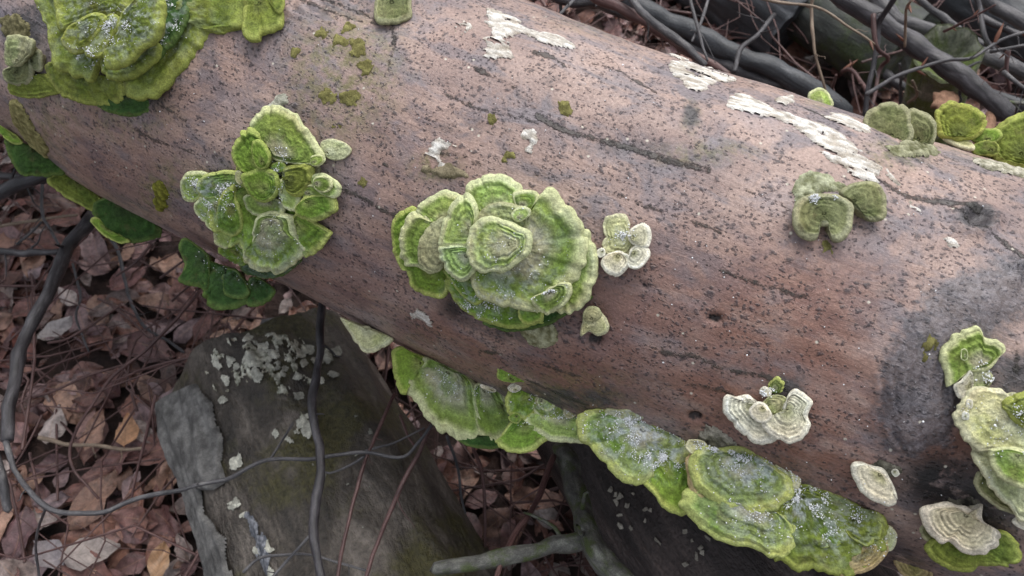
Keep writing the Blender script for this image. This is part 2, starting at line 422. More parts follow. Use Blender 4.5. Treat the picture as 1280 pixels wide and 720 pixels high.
CRACKS = [  # points in the photograph, half width in mm
    ([(672, 148), (700, 162), (740, 172), (790, 186), (830, 200), (885, 215)], 1.9),
    ([(740, 86), (770, 93), (800, 108), (820, 119)], 0.7), ([(593, 88), (610, 98), (632, 108), (645, 114)], 0.7),
    ([(425, 238), (450, 246), (475, 262), (500, 272)], 0.9), ([(805, 431), (830, 440), (870, 447), (910, 462), (955, 470), (985, 490)], 1.0),
    ([(1098, 226), (1118, 238), (1140, 247), (1190, 253), (1225, 262)], 1.6), ([(375, 0), (410, 15), (440, 25), (485, 32)], 0.9),
    ([(400, -2), (430, 10), (465, 22), (492, 28)], 0.9), ([(490, 30), (493, 55), (486, 85)], 0.8), ([(540, 190), (575, 195), (600, 205)], 0.8),
    ([(1040, 205), (1070, 214), (1100, 228)], 1.0), ([(668, 72), (690, 80), (705, 90)], 1.2), ([(200, 130), (225, 145), (232, 150)], 0.8),
    ([(560, 330), (590, 385), (640, 420)], 1.2), ([(1272, 430), (1270, 470)], 1.0), ([(1180, 250), (1250, 300), (1290, 330)], 0.8),
    ([(150, 90 + 60), (190, 172), (240, 190)], .4), ([(560, 120), (600, 138), (650, 150), (690, 158)], .3), ([(760, 240), (820, 262), (900, 290)], .3), ([(880, 330), (940, 352), (1010, 372)], .35), ([(470, 200), (520, 225)], .4), ([(930, 240), (980, 262), (1010, 285)], .3), ([(600, 440), (660, 452), (720, 470)], .4), ([(860, 480), (905, 490), (960, 520)], .4),
    ([(640, 470), (690, 490), (730, 505)], 1.6), ([(1000, 60 + 80), (1040, 158), (1075, 170)], 0.6)]
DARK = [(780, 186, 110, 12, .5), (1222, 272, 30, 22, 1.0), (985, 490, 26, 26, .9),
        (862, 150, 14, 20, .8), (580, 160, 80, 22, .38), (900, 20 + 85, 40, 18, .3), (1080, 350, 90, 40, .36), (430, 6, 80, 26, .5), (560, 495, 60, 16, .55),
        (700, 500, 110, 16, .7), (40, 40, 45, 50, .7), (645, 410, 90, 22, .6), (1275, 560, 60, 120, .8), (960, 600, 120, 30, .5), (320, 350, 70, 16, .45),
        (880, 195, 40, 14, .4), (460, 150, 60, 60, .30), (690, 120, 120, 40, .3), (1130, 200, 50, 22, .5), (470, 310, 60, 90, .2), (1000, 660, 160, 36, .6)]  # scars and stains, plus contact shade painted below the fungi
BLACK = [(1170, 600, 55, 36, 1.0), (1210, 640, 60, 50, 1.0), (1225, 470, 22, 50, .6), (735, 385, 40, 24, .2), (570, 385, 24, 18, .9), (1100, 690, 90, 50, .7), (180, 118, 40, 22, .8)]  # black bark stains, plus shade painted under the rosettes
RED = [(1060, 560, 70, 90, .9), (900, 500, 140, 60, .9), (700, 470, 160, 40, .8), (420, 360, 120, 40, .6), (980, 420, 160, 110, .9), (760, 400, 220, 90, .7), (1180, 560, 60, 40, 1.0), (1010, 560, 90, 60, 1.0), (560, 440, 140, 50, .8), (500, 250, 120, 120, .35), (300, 300, 160, 90, .5), (130, 190, 120, 60, .45), (255, 90, 90, 60, .3), (560, 60, 40, 22, .3)]
OLIVE = [(430, 90, 70, 80, .75), (545, 208, 30, 18, .9), (200, 240, 25, 28, .7), (1120, 195, 40, 20, .8), (880, 195, 60, 14, .6), (160, 150, 60, 30, .4), (690, 500, 90, 20, .6), (740, 40, 60, 12, .3), (862, 150, 12, 22, .6), (60, 160, 40, 30, .5), (1160, 432, 14, 20, .6)]

def build_main_log():
    uA = np.unique(np.r_[np.linspace(0, 1.30, 60), np.arange(1.30, 3.45, 0.0022), np.linspace(3.45, LOG.L[-1], 50)])
    thA = np.radians(np.unique(np.r_[np.arange(-180, -70, 4), np.arange(-70, 125, 0.75), np.arange(125, 180, 4)]))
    nu, nv = len(uA), len(thA)
    u = np.repeat(uA, nv); th = np.tile(thA, nu)
    P = LOG.point(u, th); U = np.stack([u, th * np.interp(u, LOG.L, LOG.R)], 1)
    crack = np.full(len(U), 0.05)
    for line, w in CRACKS: crack = np.minimum(crack, line_dist(U, LOG.uv(spline(line, 24))) - w / 1000)
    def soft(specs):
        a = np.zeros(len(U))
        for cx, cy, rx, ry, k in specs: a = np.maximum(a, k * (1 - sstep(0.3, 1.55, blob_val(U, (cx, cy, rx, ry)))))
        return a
    hole = np.zeros(len(U))
    for h in HOLES: hole = np.maximum(hole, 1 - sstep(0.6, 1.2, blob_val(U, h)))
    keep = np.clip(crack, -0.01, 0.05)
    o = mesh_obj('fallen_log', P, grid_quads(nu, nv, True), None, M['bark'],
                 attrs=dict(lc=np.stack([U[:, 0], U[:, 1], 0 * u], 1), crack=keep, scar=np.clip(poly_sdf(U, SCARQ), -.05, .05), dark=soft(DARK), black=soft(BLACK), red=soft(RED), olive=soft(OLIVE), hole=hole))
    return tag(o, 'thick fallen beech log with pinkish brown bark speckled with dark dots', 'log')
main_log = build_main_log()

def patch(name, surf, poly, mat, parent, c0, c1, h=0.0012, rag=0.004, step=0.0011, lump=0.0006, label=None, z0=0.0004, seed=1, fiber=True, fq=300, straight=False, holes=0):
    """a ragged thin sheet lying on a log, outline given in the photograph"""
    q = surf.uv(poly if straight else spline(poly, 60, True))
    lo, hi = q.min(0) - 0.006, q.max(0) + 0.006
    step = max(step, math.sqrt((hi - lo).prod() / 60000))
    gu = np.arange(lo[0], hi[0], step); gv = np.arange(lo[1], hi[1], step); nu, nv = len(gu), len(gv)
    U = np.stack([np.repeat(gu, nv), np.tile(gv, nu)], 1); p3 = np.c_[U, 0 * U[:, 0]]
    sd = poly_sdf(U, q) + rag * 2 * (fbm(p3 * (np.array([60, 150, 1]) if fiber else 110), seed, 4, 0.65) - 0.5)
    if holes: sd = np.maximum(sd, (fbm(p3 * np.array([45, 130, 1]), seed + 3, 4, .7) - holes) * .05)
    ins = sd < 0
    Q = grid_quads(nu, nv); Q = Q[ins[Q].sum(1) >= 3]
    if len(Q) == 0: return None
    used = np.unique(Q); idx = -np.ones(len(U), int); idx[used] = np.arange(len(used)); Q = idx[Q]
    U = U[used]; p3 = p3[used]; sd = sd[used]
    fb = fbm(p3 * (np.array([120, 420, 1]) if fiber else fq), seed + 5, 3, 0.6)
    hh = z0 + h * sstep(0, 0.003, -sd) + lump * 2 * (fb - 0.5) * sstep(-0.001, 0.002, -sd) - 0.0012 * sstep(-0.0008, 0.0012, sd)
    P = surf.point(U[:, 0], U[:, 1] / np.interp(U[:, 0], surf.L, surf.R), hh)
    k = np.clip((fb - 0.3) / 0.4, 0, 1)[:, None]
    c = srgb(*c0) * (1 - k) + srgb(*c1) * k
    if holes: c = c + (srgb(128, 104, 84) - c) * (sstep(-.0035, 0, sd) * .55 * noise(p3 * 90, seed + 11))[:, None]
    o = mesh_obj(name, P, Q, None, mat, parent, attrs=dict(Col=c))
    if label: o['label'] = label
    return o

WHITE, WHITE2 = (176, 167, 154), (242, 240, 234)
PATCHES = [
    ([(604, 17), (622, 22), (639, 28), (660, 45), (684, 52), (715, 64), (708, 68), (677, 61), (648, 52), (639, 59), (640, 75), (625, 80), (607, 73), (606, 56), (614, 49), (607, 35)], 'white flaked bare patch near the top edge of the log'),
    ([(567, 38), (575, 33), (590, 36), (588, 48), (580, 57), (572, 52), (566, 46)], 'small square white bare patch'),
    ([(835, 85), (855, 82), (885, 90), (920, 103), (905, 106), (890, 111), (885, 118), (870, 116), (852, 107), (850, 100)], 'white bare patch at the log top edge'),
    ([(905, 137), (921, 123), (943, 130), (964, 144), (990, 152), (1022, 162), (1051, 173), (1073, 195), (1102, 213), (1098, 224), (1073, 229), (1051, 217), (1033, 209), (1015, 191), (997, 173), (972, 162), (957, 155), (928, 148)], 'longest white bare wood patch'),
    ([(1029, 155), (1044, 148), (1073, 159), (1091, 173), (1073, 173), (1051, 166)], None),
    ([(968, 132), (985, 124), (992, 128), (980, 138)], None),
    ([(1128, 252), (1140, 248), (1145, 255), (1160, 250), (1162, 262), (1150, 266), (1135, 262)], None),
    ([(1182, 300), (1196, 302), (1198, 312), (1185, 313)], None), ([(511, 390), (525, 388), (541, 402), (538, 409), (525, 402), (513, 398)], None),
    ([(655, 170), (664, 160), (673, 162), (671, 178), (664, 192), (656, 190), (660, 177)], None),
    ([(530, 192), (545, 176), (562, 170), (578, 180), (592, 192), (575, 190), (560, 184), (550, 194), (562, 212), (560, 222), (552, 214), (540, 197)], None),
    ([(838, 70), (850, 66), (862, 72), (858, 78), (845, 76)], None), ([(886, 70), (896, 72), (904, 78), (895, 80)], None),
    ([(1100, 205), (1110, 214), (1124, 228), (1130, 238), (1122, 233), (1108, 222)], None)]
for i, (pl, lb) in enumerate(PATCHES):
    patch('bare_wood_patch', LOG, pl, M['crust'], main_log, WHITE, WHITE2, 0.0010, 0.0075, holes=.66, label=lb, seed=20 + i)
CRUSTS = [([(655, 408), (690, 404), (700, 418), (695, 432), (672, 436), (655, 424)], (120, 118, 84), (182, 182, 150)),
          ([(870, 545), (885, 532), (902, 536), (925, 560), (940, 572), (925, 580), (900, 572), (880, 566)], (112, 108, 96), (176, 170, 156)),
          ([(14, 128), (30, 125), (45, 150), (65, 184), (62, 192), (42, 178), (26, 158)], (110, 106, 64), (160, 152, 104)),
          ([(193, 228), (203, 226), (210, 245), (206, 262), (197, 258)], (96, 96, 34), (140, 140, 56)),
          ([(988, 240), (1000, 225), (1025, 221), (1045, 228), (1056, 238), (1040, 246), (1010, 250), (996, 262)], (120, 124, 92), (190, 194, 164)),
          ([(1090, 595 - 17), (1108, 572), (1124, 585), (1118, 592), (1100, 588)], (70, 68, 58), (140, 136, 122)),
          ([(1170, 628), (1190, 618), (1222, 622), (1225, 634), (1195, 640)], (50, 48, 44), (120, 116, 104)),
          ([(0, 20), (25, 22), (38, 40), (22, 48), (4, 44)], (90, 86, 58), (140, 134, 100)),
          ([(1110, 185), (1140, 180), (1166, 184), (1172, 194), (1140, 200), (1112, 196)], (92, 94, 62), (172, 172, 142)),
          ([(1215, 196), (1250, 205), (1285, 214), (1290, 222), (1250, 215), (1218, 204)], (120, 118, 96), (206, 202, 184)),
          ([(330, 138), (342, 122), (356, 118), (362, 124), (352, 134), (340, 142)], (150, 150, 136), (206, 206, 190)),
          ([(532, 140 + 70), (560, 205), (582, 212), (575, 222), (545, 224)], (112, 104, 82), (150, 140, 116))]
for i, (pl, a, b) in enumerate(CRUSTS):
    patch('lichen_crust', LOG, pl, M['crust'], main_log, a, b, 0.0016, 0.006, lump=0.0016, seed=60 + i, fiber=False)
MOSS = [(420, 157, 7, 5), (410, 120, 9, 6), (436, 121, 12, 9), (446, 60, 9, 10), (426, 54, 8, 6), (457, 86, 7, 7), (405, 48, 7, 6), (612, 150, 5, 5), (706, 138, 6, 7), (1160, 440, 8, 12), (437, 36, 6, 5), (370, 66, 4, 3), (635, 195, 6, 6), (1032, 310, 6, 7), (455, 230, 5, 4)]
for i, (x, y, a, b) in enumerate(MOSS):
    pl = [(x + a * math.cos(k * .9 + i), y + b * math.sin(k * .9 + i)) for k in range(7)]
    patch('moss_tuft', LOG, pl, M['crust'], main_log, (100, 96, 56), (140, 136, 84), 0.0008, 0.010, lump=0.0012, seed=90 + i, fiber=False)

# ------------------------------------------------------------------ bracket fungi
PAL = {  # centre, middle, margin, algae, strength of algae, underside
    'green': ((166, 164, 134), (130, 150, 74), (202, 206, 158), (100, 130, 52), .55),
    'pale': ((172, 174, 138), (158, 180, 102), (208, 214, 166), (130, 162, 70), .5),
    'cream': ((188, 188, 152), (196, 196, 150), (214, 212, 176), (160, 172, 90), .4),
    'vivid': ((124, 136, 72), (120, 148, 58), (182, 192, 110), (82, 118, 40), .6),
    'moss': ((92, 102, 46), (118, 130, 56), (164, 172, 90), (84, 104, 38), .6),  # centre darkened, rim brightened: colour stands in for weak shadows between lobes
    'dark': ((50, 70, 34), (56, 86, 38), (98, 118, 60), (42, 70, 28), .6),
    'olive': ((94, 98, 62), (122, 125, 86), (166, 165, 132), (86, 98, 54), .5),
    'white': ((166, 164, 126), (218, 212, 188), (236, 232, 214), (176, 174, 132), .35),
    'zoned': ((166, 164, 138), (204, 197, 172), (226, 217, 198), (180, 176, 146), .35),
    'frost': ((166, 168, 152), (128, 146, 88), (186, 196, 118), (96, 128, 46), .8),
    'tan': ((120, 112, 66), (168, 150, 104), (192, 170, 128), (140, 140, 78), .5),
    'grey': ((150, 150, 116), (166, 166, 128), (176, 178, 138), (130, 150, 84), .5),
}
ZS = dict(A=(0, 0, 4.5), B=(200, 0, 4), C=(220, 120, 5.141), D=(220, 220, 4), E=(480, 210, 3.4286), F=(480, 420, 4.74), G=(720, 500, 4), H=(840, 540, 4),
          I=(1050, 560, 4.5), J=(1160, 400, 4.5), K=(1160, 520, 4.5), L=(890, 460, 4), M=(1060, 110, 5.536), N=(970, 200, 6.54), O=(0, 140, 4), P=(470, 200, 3), Q=(960, 0, 4), R=(420, 400, 2.25))
SNOW = [(145, 35, 16, 22, 150), (110, 72, 18, 10, 130), (210, 30, 14, 26, 160), (122, 18, 26, 12, 70), (150, 30, 100, 60, 120), (255, 235, 30, 10, 230), (262, 262, 22, 16, 120), (350, 230, 10, 50, 130), (330, 320, 60, 30, 90),
        (610, 370, 50, 22, 170), (650, 345, 60, 30, 120), (640, 300, 80, 60, 70), (700, 330, 20, 60, 30), (590, 390, 40, 10, 90), (775, 285, 16, 16, 60), (800, 545, 60, 36, 260), (825, 565, 30, 26, 330), (760, 530, 36, 16, 110),
        (895, 560, 28, 10, 200), (940, 585, 50, 30, 260), (1005, 625, 26, 30, 260), (1050, 660, 50, 40, 150), (960, 655, 60, 30, 120), (950, 495, 16, 10, 60), (1255, 480, 26, 30, 90), (1230, 540, 40, 40, 60), (570, 480, 40, 20, 80), (690, 510, 60, 20, 90), (1010, 240, 26, 10, 70)]
TOPV = []     # upper surface points for the snow grains

def unit(v): v = np.asarray(v, float); return v / np.linalg.norm(v)
CAMDIR = lambda P: unit(CAM - P)

def cap(parent, zone, poly, hinge, style, lift=0.006, thick=0.005, face=0.15, up=0.0, dome=0.11, nz=4.0, name='cap', seed=None, base=None, edge=0.8, wav=1.0, ctr=0.0):
    """one shelf of a bracket fungus: outline in photograph pixels, laid in its own plane above the log"""
    ox, oy, sc = ZS[zone]
    poly = np.array([(ox + x / sc, oy + y / sc) for x, y in poly]); hg = np.array([ox + hinge[0] / sc, oy + hinge[1] / sc])
    seed = len(TOPV) * 7 + 3 if seed is None else seed
    att = np.array(base if base else parent['_px']); dv = att - hg; dd = np.linalg.norm(dv)
    if dd > 1 and edge > 0:                                             # slide the hinge towards the attachment, so growth zones become arcs
        st = np.linspace(0, 1, 60)[:, None] * min(1.0, 400 / dd); ins = poly_sdf(hg + dv * st, poly) < 0
        k = len(st) - 1 if ins.all() else max(int(np.argmin(ins)) - 1, 0); hg = hg + dv * st[k] * edge
    u, th = LOG.trace([base if base else hg]); th = np.clip(th, -1.6, 1.95)
    S = LOG.point(u, th)[0]; nl = LOG.nrm(u, th)[0]
    n = unit(nl * (1 - face - up) + CAMDIR(S) * face + np.array([0, 0, 1.0]) * up)
    O = S + nl * lift
    def onplane(px):
        d = ray(px); return CAM + d * (((O - CAM) @ n) / (d @ n))[:, None]
    per = np.linalg.norm(np.diff(np.vstack([poly, poly[:1]]), axis=0), axis=1).sum()
    nphi = int(np.clip(per * 0.75, 36, 170)); size = math.sqrt(max(np.ptp(poly[:, 0]) * np.ptp(poly[:, 1]), 30))
    ntop = int(np.clip(size * 0.42, 8, 36))
    ol = onplane(spline(poly, nphi, True)); H = onplane([hg])[0]
    D = ol - H; dl = np.linalg.norm(D, axis=1); msz = np.median(dl)
    # wavy, slightly crenate margin
    f = fbm(ol * 70, seed, 3) - 0.5; f2 = noise(ol * 330, seed + 9) - 0.5
    nt = 2 + seed % 4; rs_ = np.random.default_rng(seed); ca = rs_.integers(0, nphi, nt); cwid = rs_.uniform(.008, .02, nt) * nphi
    dphi = np.abs((np.arange(nphi)[:, None] - ca[None] + nphi / 2) % nphi - nphi / 2); notch = np.exp(-(dphi / cwid) ** 2).max(1) * rs_.uniform(.4, 1)
    D = D * (1 + wav * (0.14 * f + 0.055 * f2 - 0.05 * notch))[:, None]
    thick = min(thick * .8, msz * 0.35); lk = .45 if style in ('white', 'zoned', 'cream') else .75 if style in ('pale', 'green', 'frost') else 1.0
    r = np.linspace(0, 1, ntop + 1)[1:] ** 0.85
    X = H + r[:, None, None] * D[None]                                  # ring, phi, xyz
    RR = np.repeat(r, nphi); PH = np.tile(np.arange(nphi), ntop); Pp = X.reshape(-1, 3)
    lum = fbm(Pp * 90, seed + 1, 4, 0.55) - 0.5; rad = noise(np.c_[D[PH] / msz * 9, RR * 1.5 + seed][:, [0, 1, 3]] + D[PH][:, 2:3] / msz * 5, seed + 2) - 0.5
    rw = RR + 0.10 * (fbm(Pp * 45, seed + 3, 2) - 0.5)
    zon = np.sin(2 * np.pi * (rw ** 1.2 * nz + seed * .37))
    zon2 = np.sin(2 * np.pi * (rw ** 1.4 * nz * 2.6 + seed * .11))
    zm = sstep(.35, .65, fbm(Pp * 50, seed + 31, 3)) * sstep(.15, .5, RR)
    gran = fbm(Pp * 330, seed + 17, 3, .6) - 0.5; big = min(1, msz / 0.03)
    z = dome * msz * (1 - RR ** 2.2) * 0.75 + 0.00055 * zon * zm + 0.0003 * zon2 * zm + 0.0050 * lk * lum * big + 0.0010 * rad * sstep(.1, .5, RR) * big + 0.0018 * lk * gran + 0.0010 * big * np.exp(-((RR - .9) / .07) ** 2)
    for rs1 in (rs_.uniform(.35, .5), rs_.uniform(.6, .76)): z -= 0.05 * msz * (sstep(rs1 - .03, rs1 + .03, rw + .12 * rad) - RR) * rs_.uniform(.3, 1)
    z -= np.tile(notch, ntop) * 0.0022 * big * sstep(.45, .95, RR)
    z += (fbm(Pp * 38, seed + 21, 2) - 0.5) * 0.18 * msz * sstep(.3, 1, RR)
    ztop = z.reshape(ntop, nphi)
    rows = [Pp + n * z[:, None]]
    e = thick * 0.5; zl = ztop[-1]
    dn = D / np.maximum(dl, 1e-6)[:, None]
    for ps in (0.6, 1.2, 1.9, 2.6):
        rows.append(X[-1] + dn * (e * math.sin(ps)) + n * (zl - e * (1 - math.cos(ps)))[:, None])
    depth = lift + 0.012
    und = []
    for rr in (0.93, 0.75, 0.5, 0.25):
        und.append(H + rr * D + n * (zl * rr - thick * (1 + 0.2 * (1 - rr)) - depth * (1 - rr) ** 1.6)[:, None])
    rows += und
    V = np.vstack(rows + [(H + n * (dome * msz * .75 + 0.0))[None], (H - n * (thick + depth))[None]])
    nr = ntop + 4 + 4; Q = grid_quads(nr, nphi, True)[:, ::-1]
    ct, cb = nr * nphi, nr * nphi + 1; k = np.arange(nphi); k2 = (k + 1) % nphi
    T = np.vstack([np.stack([np.full(nphi, ct), k, k2], 1), np.stack([np.full(nphi, cb), (nr - 1) * nphi + k2, (nr - 1) * nphi + k], 1)])
    rk = rs_.uniform(.5, 1.0) if style not in ('white', 'zoned', 'frost', 'pale', 'green') else 1.0
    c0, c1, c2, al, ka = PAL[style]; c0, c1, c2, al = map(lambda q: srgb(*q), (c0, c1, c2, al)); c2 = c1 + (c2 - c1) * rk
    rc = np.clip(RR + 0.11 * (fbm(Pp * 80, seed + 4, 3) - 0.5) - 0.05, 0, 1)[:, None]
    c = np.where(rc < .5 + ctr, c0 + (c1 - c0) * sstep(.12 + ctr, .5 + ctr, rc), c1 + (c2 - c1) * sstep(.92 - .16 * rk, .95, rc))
    am = sstep(.46, .66, fbm(Pp * 55, seed + 6, 4, .6)) * ka * (1 - 0.75 * sstep(.8, .97, rc[:, 0])) ; c = c + (al - c) * am[:, None]
    c = c * (1 + .07 * zon2 * sstep(.3, .7, RR))[:, None] * (1 + (0.24 if style in ('white', 'zoned', 'tan') else 0.14) * np.sign(zon) * np.abs(zon) ** .6 * (zm if style not in ('white', 'zoned') else .35 + .65 * zm))[:, None] * (0.82 + 0.40 * fbm(Pp * 160, seed + 8, 3))[:, None] * (1 + 0.5 * gran)[:, None]
    hue = fbm(Pp * 28, seed + 40, 3)[:, None] - .5; c = c * (1 + hue * np.array([.28, .04, -.2]))
    pxv = project(Pp)[0]; fr = np.zeros(len(Pp))
    for cx, cy, rx, ry, n_ in SNOW:
        fr = np.maximum(fr, min(1, n_ / 300) * np.exp(-1.2 * (((pxv[:, 0] - cx) / rx) ** 2 + ((pxv[:, 1] - cy) / ry) ** 2)))
    fr = np.clip(fr * 1.5, 0, 1) * sstep(.44, .60, fbm(Pp * 240, seed + 50, 4, .7)) * .6; c = c + (np.array([.52, .57, .62]) - c) * fr[:, None]
    dirt = sstep(.60, .74, fbm(Pp * 120, seed + 14, 4, .65)) * .35; c = c + (srgb(96, 84, 58) - c) * dirt[:, None]
    rim = np.tile(c2 * 0.95, (4 * nphi, 1)); un = np.tile((c2 * .6 + srgb(190, 180, 140) * .4) * 0.8, (4 * nphi, 1))
    cc = np.vstack([c, rim, un, c0[None], un[:1]])
    cc = np.clip(cc, 0, 1); m = (ntop + 4) * nphi
    o = mesh_obj(name, np.vstack([V[:m], V[ct:ct + 1]]), grid_quads(ntop + 4, nphi, True)[:, ::-1], np.stack([np.full(nphi, m), k, k2], 1), M['cap'], None, attrs=dict(Col=np.vstack([cc[:m], cc[ct:ct + 1]])))
    m0 = m - nphi
    Vu = np.vstack([V[m0:ct], V[cb:]]); p = mesh_obj('pore_surface', Vu, grid_quads(5, nphi, True)[:, ::-1], np.stack([np.full(nphi, 5 * nphi), 4 * nphi + k2, 4 * nphi + k], 1), M['cap'], o, attrs=dict(Col=np.vstack([cc[m0:ct], cc[cb:]])))
    o.parent = parent; o.matrix_parent_inverse = Matrix.Translation(-parent.location)
    TOPV.append(rows[0][RR > .05])
    return o

def fungus(hpx, label, group=None, cat='fungus'):
    u, th = LOG.trace([hpx]); P = LOG.point(u, np.clip(th, -1.6, 1.9))[0]
    e = empty('bracket_fungus', [float(q) for q in P]); e['_px'] = hpx; return tag(e, label, cat, group)
BR = 'bracket fungi growing on the log'

f = fungus((150, 20), 'large mossy green bracket rosette at the upper left corner, dusted with snow', BR)
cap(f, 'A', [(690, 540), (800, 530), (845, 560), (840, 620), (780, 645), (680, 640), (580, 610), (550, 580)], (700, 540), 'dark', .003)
cap(f, 'A', [(720, 526), (855, 504), (922, 441), (976, 360), (1080, 283), (1161, 180), (1215, 180), (1350, 148), (1363, 67), (1341, -135), (990, -180), (855, 0), (810, 180), (742, 360), (684, 450)], (880, 60), 'moss', .010, .010, dome=.1)
cap(f, 'A', [(690, 510), (680, 560), (600, 585), (500, 575), (420, 555), (340, 520), (290, 470), (265, 400), (270, 370), (310, 355), (400, 400), (540, 430), (650, 440)], (470, 400), 'moss', .010, .009)
cap(f, 'A', [(220, -30), (235, 80), (265, 160), (280, 240), (305, 320), (350, 395), (420, 420), (505, 432), (545, 350), (600, 250), (600, 50), (500, -60)], (420, 150), 'moss', .018, .010, dome=.02)
cap(f, 'A', [(1062, -90), (1048, 90), (1000, 190), (930, 290), (880, 330), (860, 230), (890, 100), (850, -90)], (900, 0), 'dark', .016, .006)
cap(f, 'A', [(865, 250), (860, 310), (800, 370), (720, 425), (620, 430), (580, 400), (570, 340), (600, 320), (700, 250), (800, 220)], (700, 300), 'moss', .026, .010, edge=.4)
cap(f, 'A', [(320, 0), (330, 100), (350, 150), (450, 120), (560, 80), (650, 60), (700, 10), (690, -60), (320, -60)], (520, -20), 'moss', .026, .010, edge=.2)
cap(f, 'A', [(480, 270), (510, 310), (560, 310), (590, 280), (610, 220), (640, 160), (650, 100), (600, 90), (560, 180)], (600, 140), 'moss', .034, .009, edge=.2)
cap(f, 'A', [(350, 210), (370, 260), (420, 290), (470, 270), (510, 220), (560, 150), (580, 110), (540, 80), (460, 110), (390, 150)], (480, 160), 'moss', .038, .010, edge=.2)
cap(f, 'A', [(870, -20), (895, 60), (880, 150), (840, 220), (780, 250), (720, 310), (650, 355), (600, 345), (590, 300), (620, 250), (660, 180), (690, 80), (740, 20), (780, -30)], (740, 130), 'moss', .046, .014, edge=.2)
f = fungus((22, 90), 'small crumpled grey green bracket beside the large upper left rosette', BR)
cap(f, 'A', [(45, 480), (70, 530), (150, 545), (240, 540), (330, 520), (300, 460), (240, 420), (150, 430), (60, 460)], (190, 440), 'moss', .008)
cap(f, 'A', [(15, 400), (30, 450), (90, 475), (150, 460), (170, 400), (165, 330), (110, 340), (50, 380)], (110, 390), 'olive', .014)
cap(f, 'A', [(35, 220), (30, 330), (50, 370), (110, 360), (170, 300), (180, 240), (120, 215), (60, 210)], (110, 290), 'grey', .020)
cap(f, 'A', [(165, 320), (185, 385), (222, 390), (218, 300), (190, 290)], (195, 330), 'olive', .012)
f = fungus((325, 5), 'small mossy green bracket right of the large upper left rosette', BR)
cap(f, 'B', [(425, 60), (420, 140), (440, 180), (490, 190), (500, 155), (560, 130), (598, 110), (597, 50), (570, 0), (540, -50), (430, -50)], (505, 20), 'moss', .010, .008)
cap(f, 'B', [(540, -40), (570, 40), (600, 50), (610, -30)], (580, -20), 'moss', .014, .006)
f = fungus((490, 4), 'tiny olive bracket cut by the top picture edge', BR)
cap(f, 'B', [(1080, 50), (1085, 100), (1130, 110), (1200, 90), (1245, 70), (1245, 20), (1230, -30), (1100, -30)], (1160, 10), 'olive', .008, .005)

f = fungus((335, 240), 'tall lumpy green bracket cluster left of the centre, many small lobes', BR)
cap(f, 'C', [((x - 220) * 5.141, (y - 120) * 5.141) for x, y in [(328 + (a - 328) * .84, 240 + (b - 240) * .86) for a, b in [(234, 240), (286, 214), (296, 180), (330, 140), (355, 138), (383, 168), (402, 200), (415, 240), (404, 270), (400, 295), (380, 320), (340, 336), (302, 330), (268, 303), (244, 275)]]], (560, 600), 'vivid', .002, .004, edge=0, wav=1.8)
cap(f, 'C', [(560, 340), (700, 360), (850, 400), (900, 480), (850, 560), (700, 560), (600, 500)], (720, 450), 'olive', .006)
cap(f, 'C', [(475, 185), (520, 130), (570, 85), (640, 80), (720, 100), (790, 150), (840, 220), (890, 300), (940, 390), (930, 430), (870, 440), (760, 430), (640, 400), (570, 330), (540, 260), (490, 220)], (690, 250), 'green', .010, dome=.12)
cap(f, 'C', [(865, 400), (895, 385), (940, 390), (945, 420), (910, 445), (870, 440)], (905, 410), 'pale', .014)
cap(f, 'C', [(440, 225), (500, 230), (550, 280), (600, 380), (570, 460), (520, 480), (500, 510), (440, 490), (390, 440), (365, 370), (380, 310), (410, 250)], (530, 350), 'vivid', .012, .007)
cap(f, 'C', [(490, 300), (530, 290), (570, 330), (595, 390), (570, 450), (530, 460), (500, 420), (485, 360)], (555, 380), 'vivid', .018)
cap(f, 'C', [(870, 530), (890, 590), (940, 630), (1010, 650), (1045, 620), (1030, 570), (980, 530), (920, 510)], (930, 560), 'pale', .012)
cap(f, 'C', [(885, 540), (895, 590), (940, 615), (990, 590), (985, 540), (930, 520)], (930, 555), 'green', .016, .004)
cap(f, 'C', [(690, 480), (690, 560), (720, 620), (780, 640), (830, 600), (870, 540), (850, 460), (780, 450)], (790, 500), 'moss', .013)
cap(f, 'C', [(620, 440), (680, 430), (700, 470), (650, 490), (610, 470)], (650, 460), 'vivid', .012)
cap(f, 'C', [(430, 520), (450, 600), (490, 650), (560, 675), (610, 650), (640, 590), (630, 520), (560, 480), (480, 500)], (560, 520), 'vivid', .016, .007)
cap(f, 'D', [(350, 100), (355, 160), (400, 195), (470, 200), (520, 190), (530, 150), (500, 120), (440, 110)], (450, 130), 'green', .010)
cap(f, 'D', [(510, 40), (520, 100), (540, 150), (590, 170), (610, 130), (600, 60), (550, 20)], (560, 70), 'pale', .012)
cap(f, 'D', [(605, 150), (610, 190), (660, 215), (720, 205), (780, 170), (780, 120), (740, 100), (660, 110)], (685, 130), 'vivid', .012, .007)
cap(f, 'D', [(640, 60), (700, 50), (760, 100), (700, 120), (640, 110)], (690, 85), 'green', .010)
cap(f, 'D', [(20, 70), (40, 115), (80, 130), (120, 100), (100, 60), (140, 30), (140, -5), (60, -10), (30, 20)], (80, 45), 'pale', .010)
cap(f, 'D', [(105, 60), (150, 110), (240, 90), (290, 40), (330, 60), (320, 0), (240, -15), (140, 0)], (210, 30), 'frost', .009)
cap(f, 'D', [(300, -15), (320, -20), (335, 10), (320, 40), (300, 20)], (318, 5), 'cream', .014, .004)
cap(f, 'D', [(290, 60), (340, 60), (360, 140), (400, 210), (380, 260), (320, 220), (290, 150)], (340, 150), 'frost', .006)
cap(f, 'D', [(95, 160), (130, 220), (190, 265), (210, 230), (210, 150), (240, 90), (190, 80), (130, 110)], (180, 150), 'pale', .013)
cap(f, 'D', [(205, 200), (215, 270), (270, 300), (320, 270), (320, 200), (290, 120), (280, 60), (220, 110)], (270, 150), 'vivid', .014)
